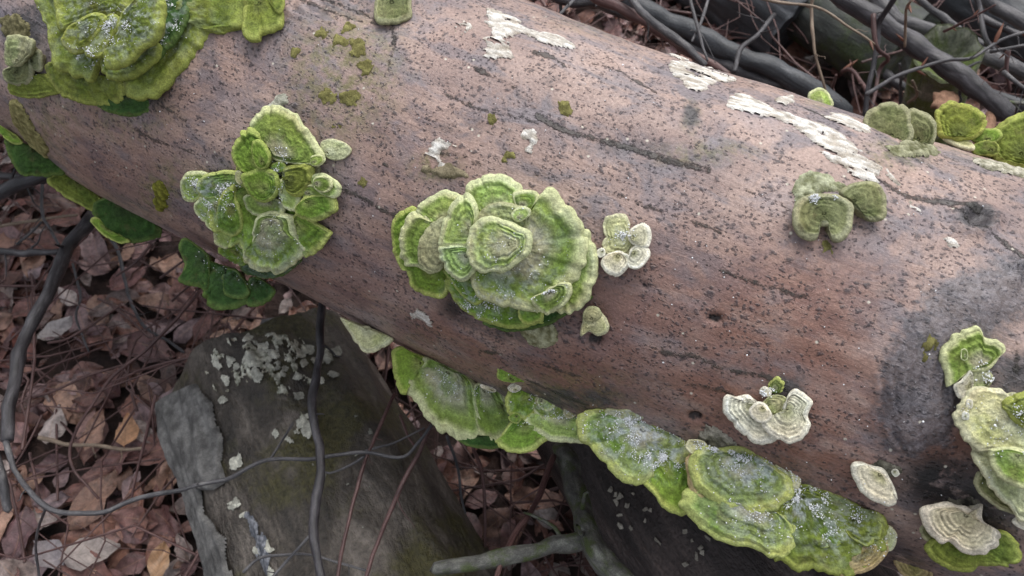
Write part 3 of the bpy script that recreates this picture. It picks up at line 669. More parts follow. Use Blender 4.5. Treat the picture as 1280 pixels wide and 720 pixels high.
cap(f, 'D', [(190, 290), (200, 340), (250, 365), (270, 340), (340, 360), (365, 310), (370, 250), (330, 210), (270, 270), (210, 270)], (285, 285), 'pale', .010)
cap(f, 'D', [(330, 450), (340, 490), (400, 510), (500, 500), (570, 470), (620, 420), (500, 420)], (470, 440), 'dark', .006, .004)
cap(f, 'D', [(205, 370), (240, 410), (300, 450), (350, 445), (355, 390), (300, 340)], (310, 385), 'vivid', .008)
cap(f, 'D', [(590, 210), (620, 280), (640, 350), (640, 400), (700, 370), (760, 300), (740, 270), (680, 230), (640, 190)], (620, 250), 'vivid', .010)
cap(f, 'D', [(345, 380), (360, 440), (440, 480), (540, 460), (620, 400), (632, 350), (590, 300), (560, 210), (430, 200), (390, 260), (380, 330)], (490, 270), 'green', .013, .007, ctr=.2)
cap(f, 'D', [(350, 370), (360, 430), (430, 470), (465, 440), (470, 350), (420, 330)], (430, 350), 'vivid', .017, .004)
cap(f, 'C', [(930, 310), (990, 280), (1060, 300), (1110, 340), (1090, 390), (1020, 410), (960, 380)], (1000, 345), 'cream', .004, .003)

f = fungus((285, 335), 'dark green leafy bracket hanging under the log edge, left of the centre', BR)
kw = dict(face=.35, up=.35, base=(292, 318))
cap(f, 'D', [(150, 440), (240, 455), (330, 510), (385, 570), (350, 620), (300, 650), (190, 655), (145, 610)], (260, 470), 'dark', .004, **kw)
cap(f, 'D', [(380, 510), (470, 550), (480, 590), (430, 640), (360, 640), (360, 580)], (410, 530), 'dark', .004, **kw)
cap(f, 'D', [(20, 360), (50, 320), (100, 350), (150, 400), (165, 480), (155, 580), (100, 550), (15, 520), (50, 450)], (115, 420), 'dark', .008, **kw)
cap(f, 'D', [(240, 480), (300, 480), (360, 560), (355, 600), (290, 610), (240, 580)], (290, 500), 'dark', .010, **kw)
f = fungus((40, 180), 'dark green bracket under the log at the left picture edge', BR)
kw = dict(face=.35, up=.35, base=(40, 178))
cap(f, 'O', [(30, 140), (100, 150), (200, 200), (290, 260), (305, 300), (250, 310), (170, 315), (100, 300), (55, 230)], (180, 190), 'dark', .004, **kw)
cap(f, 'O', [(-20, 60), (50, 100), (105, 148), (70, 155), (10, 115)], (40, 115), 'vivid', .010, .004, **kw)
f = fungus((95, 228), 'narrow olive bracket under the log between two dark green ones', BR)
cap(f, 'O', [(245, 350), (290, 310), (380, 330), (450, 390), (500, 440), (460, 485), (380, 450), (300, 400)], (390, 380), 'moss', .004, face=.35, up=.35, base=(98, 222))
f = fungus((155, 258), 'dark green bracket under the log with a bright left rim', BR)
kw = dict(face=.35, up=.35, base=(158, 256))
cap(f, 'O', [(470, 480), (500, 440), (560, 430), (660, 480), (780, 560), (797, 600), (760, 630), (620, 655), (540, 610), (480, 580)], (630, 500), 'dark', .004, **kw)
cap(f, 'O', [(455, 550), (485, 530), (550, 590), (640, 640), (600, 655), (520, 615)], (530, 585), 'vivid', .008, .004, **kw)

f = fungus((640, 305), 'large round green and cream bracket rosette at the picture centre', BR)
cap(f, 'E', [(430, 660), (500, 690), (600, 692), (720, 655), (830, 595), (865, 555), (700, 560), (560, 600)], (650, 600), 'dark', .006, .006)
cap(f, 'E', [(270, 480), (290, 550), (350, 610), (430, 650), (520, 672), (600, 668), (680, 640), (700, 560), (560, 540), (480, 520), (410, 500), (340, 490)], (480, 560), 'vivid', .010, .009)
cap(f, 'E', [(840, 278), (880, 310), (897, 380), (887, 470), (862, 550), (800, 605), (740, 600), (700, 500), (720, 360)], (760, 430), 'green', .012, .008)
cap(f, 'E', [(35, 260), (50, 220), (90, 185), (130, 185), (150, 230), (110, 300), (105, 400), (70, 415), (45, 350)], (120, 300), 'vivid', .008)
cap(f, 'E', [(60, 380), (80, 430), (110, 450), (130, 510), (190, 540), (248, 543), (270, 490), (250, 430), (160, 400), (110, 390)], (200, 430), 'vivid', .010, .007)
cap(f, 'E', [(150, 180), (190, 140), (250, 115), (300, 125), (328, 150), (300, 220), (260, 250), (200, 250), (170, 220)], (245, 230), 'pale', .013, .007)
cap(f, 'E', [(78, 330), (80, 270), (110, 220), (140, 200), (190, 220), (250, 240), (270, 330), (230, 430), (190, 440), (150, 415), (110, 415), (85, 390)], (225, 330), 'green', .015, .008, nz=3)
cap(f, 'E', [(152, 350), (170, 285), (215, 238), (265, 225), (270, 330), (245, 430), (200, 440), (160, 410)], (235, 335), 'grey', .019, .004)
cap(f, 'E', [(360, 120), (370, 80), (420, 50), (480, 40), (540, 60), (572, 95), (580, 150), (560, 200), (480, 200), (400, 190), (370, 160)], (480, 165), 'pale', .015, .010, dome=.2)
cap(f, 'E', [(560, 110), (600, 102), (645, 110), (658, 145), (625, 185), (580, 170), (560, 140)], (595, 150), 'green', .018, .007)
cap(f, 'E', [(660, 125), (700, 106), (740, 150), (790, 200), (825, 270), (848, 340), (847, 420), (820, 470), (780, 500), (740, 560), (690, 600), (640, 590), (560, 580), (480, 570), (410, 530), (380, 450), (420, 380), (520, 300), (605, 230), (620, 190)], (590, 370), 'green', .020, .010, dome=.05, nz=5, ctr=.24)
cap(f, 'E', [(400, 210), (470, 160), (560, 165), (612, 200), (605, 280), (520, 260), (460, 240), (400, 260)], (510, 220), 'grey', .021, .005)
cap(f, 'E', [(640, 560), (690, 620), (740, 600), (787, 550), (787, 510), (750, 500), (700, 530)], (715, 535), 'green', .026, .007)
cap(f, 'E', [(255, 440), (285, 480), (350, 560), (390, 582), (417, 560), (400, 500), (350, 450), (300, 430)], (330, 480), 'vivid', .018, .007)
cap(f, 'E', [(590, 590), (640, 570), (670, 610), (670, 645), (610, 665), (580, 630)], (630, 600), 'vivid', .020, .005)
cap(f, 'E', [(345, 125), (380, 155), (390, 210), (375, 270), (360, 325), (270, 330), (245, 322), (255, 260), (270, 210), (300, 160)], (345, 250), 'pale', .024, .009)
cap(f, 'E', [(246, 350), (262, 340), (350, 338), (372, 390), (382, 430), (350, 470), (320, 472), (280, 440), (250, 390)], (335, 380), 'pale', .026, .009)
cap(f, 'E', [(365, 320), (375, 280), (410, 240), (460, 225), (520, 245), (565, 270), (605, 290), (605, 350), (565, 385), (520, 430), (470, 428), (430, 442), (385, 412), (365, 370)], (530, 325), 'pale', .032, .010, dome=.1, ctr=.2)
cap(f, 'E', [(550, 195), (590, 168), (622, 185), (612, 210), (570, 225)], (582, 200), 'pale', .028, .006)
f = fungus((780, 300), 'small white fungus with four lobes, right of the central rosette', BR)
cap(f, 'P', [(850, 240), (880, 210), (930, 205), (950, 240), (945, 290), (960, 320), (930, 355), (880, 350), (850, 330), (860, 290)], (910, 280), 'cream', .003, .003, dome=.12, wav=2.0)
for pl, hg in (([(850, 390), (870, 355), (920, 350), (942, 385), (920, 420), (890, 427)], (905, 368)), ([(945, 375), (970, 325), (1010, 330), (1020, 360), (985, 402), (950, 397)], (968, 352)),
               ([(955, 265), (1000, 240), (1027, 270), (1017, 322), (980, 322), (955, 300)], (970, 290)), ([(828, 342), (850, 332), (858, 355), (836, 364)], (845, 345)), ([(905, 360), (940, 355), (955, 385), (930, 395)], (930, 370))):
    cap(f, 'P', pl, hg, 'white', .009, .004)
f = fungus((740, 400), 'small pale green lump of fungus above a black hole in the bark', BR)
cap(f, 'P', [(770, 655), (785, 590), (820, 565), (857, 600), (862, 640), (830, 657), (800, 640)], (815, 615), 'cream', .006, .004, dome=.3)
cap(f, 'P', [(780, 600), (790, 560), (830, 560), (840, 590), (805, 610)], (810, 585), 'grey', .008, .003, dome=.3)

f = fungus((565, 470), 'wide green and grey bracket along the lower log edge, below the central rosette', BR)
kw = dict(face=.2, up=.6, base=(560, 462))
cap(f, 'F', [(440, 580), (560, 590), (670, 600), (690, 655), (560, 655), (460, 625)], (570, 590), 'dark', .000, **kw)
cap(f, 'F', [(60, 100), (110, 70), (150, 90), (240, 140), (250, 180), (180, 220), (150, 260), (135, 335), (90, 300), (70, 230), (65, 160)], (180, 150), 'vivid', .004, .007, **kw)
cap(f, 'F', [(540, 310), (600, 290), (680, 320), (720, 400), (750, 480), (762, 540), (720, 590), (660, 612), (590, 592), (550, 530), (545, 440)], (650, 340), 'green', .005, .009, **kw)
cap(f, 'F', [(113, 240), (125, 190), (165, 168), (220, 190), (260, 135), (320, 155), (420, 205), (500, 245), (540, 320), (555, 440), (572, 520), (545, 588), (470, 592), (400, 562), (320, 532), (260, 472), (220, 400), (170, 340), (140, 280)], (400, 260), 'green', .009, .012, dome=.08, ctr=.22, **kw)
f = fungus((655, 505), 'knobbly yellow green bracket with whorled lobes along the lower log edge', BR)
kw = dict(face=.2, up=.55, base=(668, 500))
cap(f, 'F', [(668, 622), (700, 590), (780, 500), (850, 510), (960, 580), (900, 645), (800, 682), (720, 668)], (840, 530), 'vivid', .000, .007, **kw)
cap(f, 'F', [(845, 510), (850, 470), (900, 460), (980, 480), (1100, 480), (1180, 440), (1200, 560), (1172, 622), (1090, 612), (990, 602), (920, 562), (870, 540)], (1050, 490), 'pale', .004, .009, **kw)
cap(f, 'F', [(740, 360), (760, 320), (830, 310), (880, 330), (890, 430), (840, 480), (790, 470), (750, 440), (735, 400)], (825, 360), 'vivid', .006, .008, **kw)
cap(f, 'F', [(875, 380), (910, 315), (970, 310), (1030, 350), (1110, 400), (1120, 450), (1060, 500), (960, 490), (900, 450)], (980, 390), 'green', .008, .008, **kw)
cap(f, 'F', [(915, 380), (950, 335), (1000, 350), (1015, 400), (980, 440), (930, 425)], (965, 385), 'pale', .014, .005, **kw)
cap(f, 'F', [(675, 245), (688, 178), (740, 205), (820, 235), (835, 270), (770, 270), (710, 268)], (745, 230), 'vivid', .004, .005, face=.2, up=.4)
cap(f, 'F', [(735, 312), (760, 288), (800, 293), (803, 320), (760, 332)], (772, 308), 'white', .010, .004, face=.2, up=.4)
cap(f, 'F', [(1068, 450), (1090, 413), (1127, 423), (1137, 460), (1105, 482), (1080, 477)], (1102, 450), 'cream', .018, .004, **kw)
cap(f, 'F', [(738, 482), (780, 458), (808, 480), (792, 512), (760, 507)], (775, 482), 'vivid', .008, .005, **kw)
cap(f, 'F', [(570, 300), (590, 290), (650, 315), (655, 330), (610, 322)], (612, 308), 'white', .010, .003, face=.2, up=.4)
f = fungus((800, 545), 'snow dusted grey green bracket sloping along the lower log edge', BR)
kw = dict(face=.2, up=.5, base=(805, 535))
cap(f, 'G', [(330, 360), (380, 300), (480, 260), (575, 300), (585, 420), (560, 500), (530, 555), (450, 525), (390, 455), (350, 410)], (500, 330), 'vivid', .002, .008, **kw)
cap(f, 'G', [(40, 190), (25, 100), (90, 55), (200, 55), (320, 90), (420, 140), (540, 200), (570, 270), (480, 320), (390, 330), (382, 365), (300, 407), (230, 382), (160, 300), (100, 245)], (330, 180), 'frost', .006, .010, dome=.14, **kw)
cap(f, 'G', [(140, 70), (160, 45), (210, 55), (270, 50), (320, 60), (330, 95), (250, 100), (160, 90)], (240, 75), 'grey', .003, .003, face=.2, up=.2)
f = fungus((925, 570), 'double decked green and white bracket shelf at the lower log edge, heavily snow dusted', BR)
kw = dict(face=.2, up=.5, base=(960, 585))
cap(f, 'H', [(1060, 480), (1100, 483), (1122, 530), (1100, 582), (1050, 595), (1030, 540)], (1060, 530), 'cream', .001, .006, **kw)
cap(f, 'H', [(1062, 530), (1062, 600), (1000, 672), (930, 702), (860, 716), (820, 690), (900, 620)], (960, 610), 'tan', .001, .006, **kw)
cap(f, 'H', [(560, 300), (640, 270), (740, 285), (860, 335), (930, 375), (1020, 398), (1062, 450), (1068, 540), (1042, 610), (980, 662), (900, 705), (800, 692), (700, 662), (600, 652), (530, 612), (510, 500), (530, 400)], (770, 420), 'moss', .005, .010, dome=.10, wav=1.6, **kw)
for pl, hg, st in (([(700, 480), (760, 440), (840, 470), (850, 540), (790, 580), (720, 560)], (770, 500), 'vivid'), ([(860, 430), (940, 410), (1030, 440), (1040, 520), (970, 560), (890, 520)], (940, 460), 'moss')):
    cap(f, 'H', pl, hg, st, .008, .003, wav=1.8, **kw)
cap(f, 'H', [(52, 360), (72, 295), (110, 290), (180, 320), (300, 360), (450, 370), (560, 420), (620, 500), (580, 592), (500, 608), (430, 572), (340, 547), (240, 517), (150, 462), (90, 412)], (400, 390), 'frost', .008, .010, dome=.12, **kw)
kw = dict(face=.2, up=.45, base=(925, 572))
cap(f, 'H', [(95, 130), (90, 230), (105, 300), (170, 352), (250, 388), (330, 400), (420, 395), (400, 250), (200, 110)], (290, 230), 'tan', .012, .006, **kw)
cap(f, 'H', [(415, 130), (450, 108), (500, 138), (560, 178), (612, 188), (637, 240), (620, 282), (580, 305), (500, 270), (450, 200)], (530, 210), 'cream', .010, .006, **kw)
cap(f, 'H', [(100, 190), (105, 140), (150, 95), (190, 78), (240, 95), (330, 100), (420, 125), (500, 175), (570, 228), (582, 300), (540, 350), (480, 387), (400, 397), (320, 387), (250, 352), (180, 310), (125, 260)], (340, 190), 'frost', .018, .010, dome=.10, nz=6, **kw)
cap(f, 'H', [(73, 72), (90, 43), (150, 48), (172, 80), (130, 108), (95, 102)], (130, 78), 'cream', .012, .006, **kw)
f = fungus((955, 505), 'white double lobed fan of fungus on the red bark, lower right', BR)
kw = dict(face=.2, up=.25)
cap(f, 'L', [(283, 85), (320, 50), (357, 80), (342, 122), (300, 122)], (318, 88), 'frost', .002, .002, dome=.1, wav=2.0)
cap(f, 'L', [(70, 180), (90, 143), (130, 155), (190, 150), (225, 200), (245, 260), (300, 315), (322, 345), (270, 372), (210, 362), (160, 312), (110, 262), (80, 222)], (215, 195), 'white', .006, .007, nz=6, base=(944, 500), **kw)
cap(f, 'L', [(255, 282), (280, 250), (340, 250), (365, 215), (380, 150), (410, 123), (450, 140), (484, 182), (465, 230), (482, 282), (450, 332), (390, 360), (330, 347), (280, 312)], (385, 220), 'white', .009, .007, nz=6, base=(978, 500), **kw)
cap(f, 'L', [(193, 215), (230, 178), (270, 195), (297, 240), (262, 267), (220, 257)], (250, 215), 'white', .014, .005, **kw)
cap(f, 'L', [(250, 190), (300, 140), (370, 150), (380, 210), (340, 250), (290, 240)], (320, 190), 'grey', .008, .002, dome=.03, face=.2, up=.25)
cap(f, 'L', [(240, 122), (262, 98), (292, 120), (280, 142)], (266, 120), 'white', .006, .003)
f = fungus((1112, 580), 'small single white fan of fungus on the dark lower bark', BR)
cap(f, 'L', [(716, 490), (760, 483), (800, 500), (860, 530), (907, 600), (917, 662), (880, 674), (820, 652), (760, 612), (725, 550)], (825, 540), 'white', .007, .007, face=.2, up=.25, nz=5)
cap(f, 'L', [(898, 520), (920, 508), (937, 530), (915, 545)], (918, 526), 'white', .003, .003)
f = fungus((1205, 650), 'two tier bracket, cream zoned cap over a green one, lower right corner', BR)
kw = dict(face=.2, up=.35, base=(1211, 632))
cap(f, 'I', [(458, 470), (480, 440), (520, 455), (570, 510), (545, 542), (490, 515)], (520, 485), 'olive', .002, .006, **kw)
cap(f, 'I', [(498, 570), (520, 530), (580, 510), (700, 520), (850, 490), (900, 478), (960, 508), (998, 570), (992, 622), (940, 652), (880, 650), (800, 655), (740, 687), (650, 677), (580, 642), (530, 612)], (745, 540), 'moss', .005, .008, **kw)
cap(f, 'I', [(488, 380), (510, 343), (560, 333), (640, 328), (720, 365), (782, 333), (772, 380), (800, 420), (872, 460), (878, 500), (830, 562), (770, 582), (690, 562), (640, 525), (580, 522), (530, 472)], (690, 415), 'zoned', .016, .009, nz=7, **kw)
f = fungus((1142, 702), 'tiny tan fungus cut by the bottom picture edge', BR)
cap(f, 'I', [(318, 640), (340, 603), (380, 603), (400, 640), (450, 618), (492, 650), (512, 720), (450, 770), (380, 725), (340, 682)], (420, 660), 'tan', .004, .005, face=.2, up=.4)
f = fungus((1300, 525), 'big ragged cream and green bracket cut by the right picture edge', BR)
kw = dict(face=.15, up=.25, wav=2.0, base=(1272, 520))
cap(f, 'K', [(278, 370), (300, 325), (345, 350), (440, 420), (480, 530), (420, 515), (340, 455), (290, 405)], (390, 430), 'olive', .004, .006, **kw)
cap(f, 'K', [(490, 592), (540, 555), (620, 560), (620, 650), (540, 625)], (575, 595), 'white', .004, .006, **kw)
cap(f, 'K', [(255, 150), (330, 165), (380, 200), (430, 260), (540, 300), (650, 380), (650, 590), (530, 580), (470, 515), (400, 445), (350, 372), (300, 282)], (480, 340), 'cream', .010, .006, **kw)
cap(f, 'J', [(173, 560), (180, 508), (220, 450), (260, 395), (330, 390), (420, 410), (540, 450), (650, 500), (650, 770), (480, 770), (380, 725), (300, 718), (240, 672), (195, 612)], (430, 540), 'cream', .018, .006, nz=6, **kw)
cap(f, 'K', [(345, 210), (400, 185), (480, 190), (600, 240), (650, 330), (580, 400), (450, 365), (390, 305)], (500, 270), 'green', .024, .006, **kw)
cap(f, 'J', [(440, 480), (540, 425), (650, 430), (650, 640), (540, 590), (480, 535)], (570, 520), 'moss', .024, .006, **kw)
cap(f, 'J', [(240, 280), (300, 255), (360, 320), (340, 365), (280, 390), (245, 370)], (300, 325), 'grey', .012, .005, **kw)
cap(f, 'J', [(103, 220), (130, 148), (190, 78), (260, 42), (302, 58), (322, 110), (392, 130), (422, 180), (380, 222), (330, 262), (240, 285), (180, 330), (140, 355), (128, 290)], (270, 190), 'green', .014, .007, dome=-.05, **kw)
cap(f, 'J', [(158, 370), (200, 338), (240, 285), (254, 350), (232, 412), (190, 435)], (215, 360), 'white', .014, .005, **kw)
cap(f, 'J', [(188, 170), (217, 172), (218, 218), (188, 222)], (203, 195), 'pale', .018, .004, **kw)
for q, (x, y, a, st) in enumerate([(1212, 505, 5, 'white'), (1207, 520, 6, 'white')]):
    cap(f, 'A', [((x + a * math.cos(k * 1.05 + q) * (.7 + .5 * ((k * 7 + q) % 3) / 2)) * 4.5, (y + a * math.sin(k * 1.05 + q) * (.7 + .5 * ((k * 5 + q) % 3) / 2)) * 4.5) for k in range(6)], (x * 4.5, y * 4.5), st, .016 + .002 * (q % 3), .004, wav=2.0, edge=0)
f = fungus((1045, 255), 'olive horseshoe shaped bracket below the long white patch', BR)
cap(f, 'N', [(545, 270), (600, 220), (700, 188), (800, 193), (862, 240), (878, 330), (872, 430), (820, 468), (740, 462), (690, 410), (640, 370), (600, 330)], (670, 340), 'olive', .010, .006, face=.3)
cap(f, 'N', [(168, 470), (173, 400), (210, 340), (280, 298), (380, 293), (480, 298), (560, 330), (607, 380), (602, 450), (592, 540), (550, 612), (490, 632), (450, 602), (438, 540), (420, 505), (370, 505), (357, 540), (350, 602), (290, 617), (220, 592), (183, 540)], (395, 430), 'olive', .012, .007, face=.3, dome=-.12, edge=0, wav=.3)
f = fungus((1110, 168), 'rounded olive green bracket pair standing on the top edge of the log', BR)
kw = dict(face=.65, up=.1)
cap(f, 'M', [(123, 260), (150, 190), (220, 138), (310, 118), (380, 133), (412, 180), (420, 260), (420, 350), (330, 385), (260, 370), (180, 350)], (300, 320), 'olive', .006, .008, base=(1115, 172), **kw)
cap(f, 'M', [(408, 200), (440, 153), (500, 168), (560, 198), (597, 260), (592, 340), (550, 392), (480, 400), (430, 380), (400, 320)], (480, 340), 'olive', .010, .008, base=(1148, 178), **kw)
f = fungus((1200, 168), 'upright bright green bracket with a pale rim on the top edge of the log', BR)
cap(f, 'M', [(618, 180), (650, 138), (720, 110), (790, 118), (860, 148), (922, 190), (942, 240), (922, 290), (860, 340), (760, 345), (660, 335), (635, 280)], (770, 310), 'moss', .006, .007, base=(1198, 175), **kw)
cap(f, 'M', [(660, 330), (720, 310), (790, 340), (860, 380), (870, 410), (800, 400), (720, 370)], (770, 360), 'cream', .004, .004, face=.4)
f = fungus((1270, 190), 'mossy green bracket cut by the right picture edge at the top of the log', BR)
cap(f, 'M', [(868, 345), (900, 298), (1020, 288), (1060, 330), (1000, 370), (900, 370)], (960, 340), 'vivid', .004, .006, base=(1240, 185), **kw)
cap(f, 'M', [(868, 400), (940, 368), (1030, 388), (1030, 450), (960, 458), (890, 455)], (960, 420), 'moss', .006, .005, base=(1240, 190), **kw)
cap(f, 'M', [(1008, 350), (1040, 288), (1100, 238), (1218, 192), (1330, 175), (1380, 560), (1218, 535), (1100, 505), (1030, 455)], (1200, 420), 'moss', .010, .010, base=(1275, 196), **kw)
f = fungus((1027, 128), 'tiny pale green bracket standing alone on the top edge of the log', BR)
cap(f, 'Q', [(208, 492), (220, 460), (260, 446), (295, 468), (318, 522), (280, 535), (225, 525)], (265, 505), 'pale', .003, .004, face=.6, up=.1, base=(1026, 133))
f = fungus((455, 412), 'pale cream bracket peeping out under the log, left of the lower row', BR)
cap(f, 'R', [(15, -5), (60, 15), (110, 30), (152, 52), (120, 77), (85, 88), (62, 65), (45, 35)], (85, 30), 'cream', .000, .006, face=.3, up=.4, base=(457, 408))

# snow grains lying on caps and bark
def ico():
    g = (1 + 5 ** .5) / 2
    v = np.array([(-1, g, 0), (1, g, 0), (-1, -g, 0), (1, -g, 0), (0, -1, g), (0, 1, g), (0, -1, -g), (0, 1, -g), (g, 0, -1), (g, 0, 1), (-g, 0, -1), (-g, 0, 1)], float)
    t = np.array([(0, 11, 5), (0, 5, 1), (0, 1, 7), (0, 7, 10), (0, 10, 11), (1, 5, 9), (5, 11, 4), (11, 10, 2), (10, 7, 6), (7, 1, 8), (3, 9, 4), (3, 4, 2), (3, 2, 6), (3, 6, 8), (3, 8, 9), (4, 9, 5), (2, 4, 11), (6, 2, 10), (8, 6, 7), (9, 8, 1)])
    return v / np.linalg.norm(v[0]), t
def build_snow():
    A = np.vstack(TOPV); px, dp = project(A); pos = []
    for cx, cy, rx, ry, n in SNOW:
        q = ((px[:, 0] - cx) / rx) ** 2 + ((px[:, 1] - cy) / ry) ** 2
        w = np.exp(-q * 1.1); w[q > 2.5] = 0
        cl = fbm(A * 160, 31, 2); w *= sstep(.50, .66, cl)
        if w.sum() <= 0: continue
        k = rng.choice(len(A), int(n * 2.4), p=w / w.sum()); pos.append(A[k])
    # a few grains scattered on the bark itself
    bp = np.c_[rng.uniform(40, 1260, 900), rng.uniform(30, 690, 900)]
    bp = bp[::2]; bp = bp[(bp[:, 1] > 0.36 * (bp[:, 0] - 600)) & (bp[:, 1] < 150 + 0.5 * bp[:, 0])][:260]
    u, th = LOG.trace(bp); pos.append(LOG.point(u, th, 0.0002))
    P = np.vstack(pos); P = P + rng.normal(0, .0007, P.shape) + np.array([0, 0, .0003]); n = len(P)
    v, t = ico(); R = rng.uniform(.00018, .00055, n) * np.where(rng.random(n) < .10, 1.5, 1)
    an = rng.uniform(0, 6.28, (n, 2)); sc = rng.uniform(.6, 1.3, (n, 3))
    V = v[None] * sc[:, None] * (1 + rng.uniform(-.25, .25, (n, 12, 1)))
    ca, sa = np.cos(an[:, :1]), np.sin(an[:, :1]); x = V[..., 0] * ca - V[..., 1] * sa; y = V[..., 0] * sa + V[..., 1] * ca
    V = np.stack([x, y, V[..., 2]], -1) * R[:, None, None] + P[:, None]
    o = mesh_obj('snow_grains', V.reshape(-1, 3), None, (t[None] + (np.arange(n) * 12)[:, None, None]).reshape(-1, 3), M['snow'])
    tag(o, 'white snow grains scattered over the fungi and bark', 'snow', kind='stuff')
build_snow()

# ------------------------------------------------------------------ ground and leaf litter
def gz(x, y):
    p = np.stack([x, y, 0 * x], 1)
    return 0.05 * (fbm(p * 3, 41, 3) - .5) + 0.025 * (fbm(p * 14, 43, 3) - .5)
def build_ground():
    ax = np.unique(np.r_[-np.geomspace(1.6, 60, 24), np.linspace(-1.6, 1.6, 220), np.geomspace(1.6, 60, 24)])
    ay = np.unique(np.r_[-np.geomspace(1.2, 60, 24), np.linspace(-1.2, 2.6, 260), np.geomspace(2.6, 60, 24)])
    x = np.repeat(ax, len(ay)); y = np.tile(ay, len(ax))
    o = mesh_obj('ground', np.stack([x, y, gz(x, y)], 1), grid_quads(len(ax), len(ay)), None, M['soil'])
    return tag(o, 'dark wet forest floor covered in dead leaves', 'ground', kind='structure')
ground = build_ground()

def leaf_arrays(seed, nl=10, nw=6):
    r = np.random.default_rng(seed); L = r.uniform(.046, .078); W = L * r.uniform(.52, .66)
    s = np.linspace(0, 1, nl); a = np.linspace(-1, 1, nw + 1)
    w = W / 2 * np.sin(np.pi * np.clip(s, 0, 1) ** .85) ** .75 * (1 - .25 * s); w[0] = .0008; w[-1] = .0006
    S, A = np.meshgrid(s, a, indexing='ij'); y = A * w[:, None] * (1 + 0.08 * np.sin(s * 40 + seed))[:, None]
    fold = r.uniform(.0, .4); curl = r.uniform(-1.5, 1.5); tw = r.uniform(-.8, .8)
    z = np.abs(y) * fold + .0016 * np.cos(2 * np.pi * (S * 6.5 - np.abs(A) * 1.6)) * np.abs(A) + .004 * np.sin(S * 6 + A * 2.5 + seed)
    z += np.sign(r.uniform(-1, 1)) * y ** 2 * r.uniform(2, 14)
    ang = curl * (S - .5); x = np.where(abs(curl) > .05, L * np.sin(ang) / curl, L * (S - .5)); zc = L * (1 - np.cos(ang)) / curl
    X = x - z * np.sin(ang); Z = zc + z * np.cos(ang); t = tw * (S - .5)
    Y2 = y * np.cos(t) - Z * np.sin(t); Z2 = y * np.sin(t) + Z * np.cos(t)
    V = np.stack([X, Y2, Z2 - Z2.mean()], -1).reshape(-1, 3)
    return V, grid_quads(nl, nw + 1), np.stack([S, A, 0 * S], -1).reshape(-1, 3)
LEAVES = [leaf_arrays(100 + k) for k in range(14)]; LOWLEAF = [leaf_arrays(300 + k, 6, 4) for k in range(16)]
leaf_meshes = []
for V, Q, lc in LEAVES:
    o = mesh_obj('leaf_source', V, Q, None, M['leaf'], attrs=dict(lc=lc)); leaf_meshes.append(o.data); bpy.data.objects.remove(o)

def visible_ground(px):
    x, y = px[:, 0], px[:, 1]
    left = (y > 168 + .54 * x) & (x < 330) & (y < 740); mid = (y > 200 + .48 * x) & (x >= 330) & (x < 860) & (y < 740)
    tr = (y < .34 * (x - 640) - 4) & (x > 640)
    return (left | mid | tr) & (x > -20) & (x < 1300) & (y > -20)

def build_litter():
    n = 15000
    xy = np.c_[rng.uniform(-1.4, 1.5, n), rng.uniform(-.6, 2.3, n)]
    P = np.c_[xy, gz(xy[:, 0], xy[:, 1]) + rng.uniform(.0, .026, n)]
    px, dp = project(P); vis = visible_ground(px) & (dp > 0)
    x, y = px[:, 0], px[:, 1]
    score = np.where(vis, 1.0, 0) * np.where((x < 330), 3, np.where(x > 700, 1.0, 1.2)) * rng.uniform(.6, 1, n)
    top = np.argsort(-score)[:297]; ind = np.zeros(n, bool); ind[top] = True
    P[ind, 2] += .010
    eul = np.c_[rng.normal(0, .22, n), rng.normal(0, .22, n), rng.uniform(0, 6.28, n)]
    for k in top:
        o = bpy.data.objects.new('fallen_leaf', leaf_meshes[k % len(leaf_meshes)]); COL.objects.link(o); o.parent = ground
        o.location = P[k]; o.rotation_euler = eul[k]; s = rng.uniform(.5, 1.2); o.scale = (s, s, s)
    Vs, Qs, Ls = [], [], []; off = 0
    rest = np.where(~ind)[0]
    far = (np.abs(xy[rest, 0]) > 1.3) | (xy[rest, 1] > 2.0)
    for k in rest[~far | (rng.random(len(rest)) < .7)]:
        V, Q, lc = LOWLEAF[rng.integers(len(LOWLEAF))]
        m = np.array(Matrix.Rotation(eul[k, 2], 3, 'Z') @ Matrix.Rotation(eul[k, 0], 3, 'X') @ Matrix.Rotation(eul[k, 1], 3, 'Y'))
        Vs.append(V @ m.T * rng.uniform(.22, 1.12) + P[k]); Qs.append(Q + off); Ls.append(lc); off += len(V)
    o = mesh_obj('leaf_litter', np.vstack(Vs), np.vstack(Qs), None, M['litter'], attrs=dict(lc=np.vstack(Ls)))
    tag(o, 'carpet of damp dead brown beech leaves', 'leaf litter', kind='stuff')
build_litter()

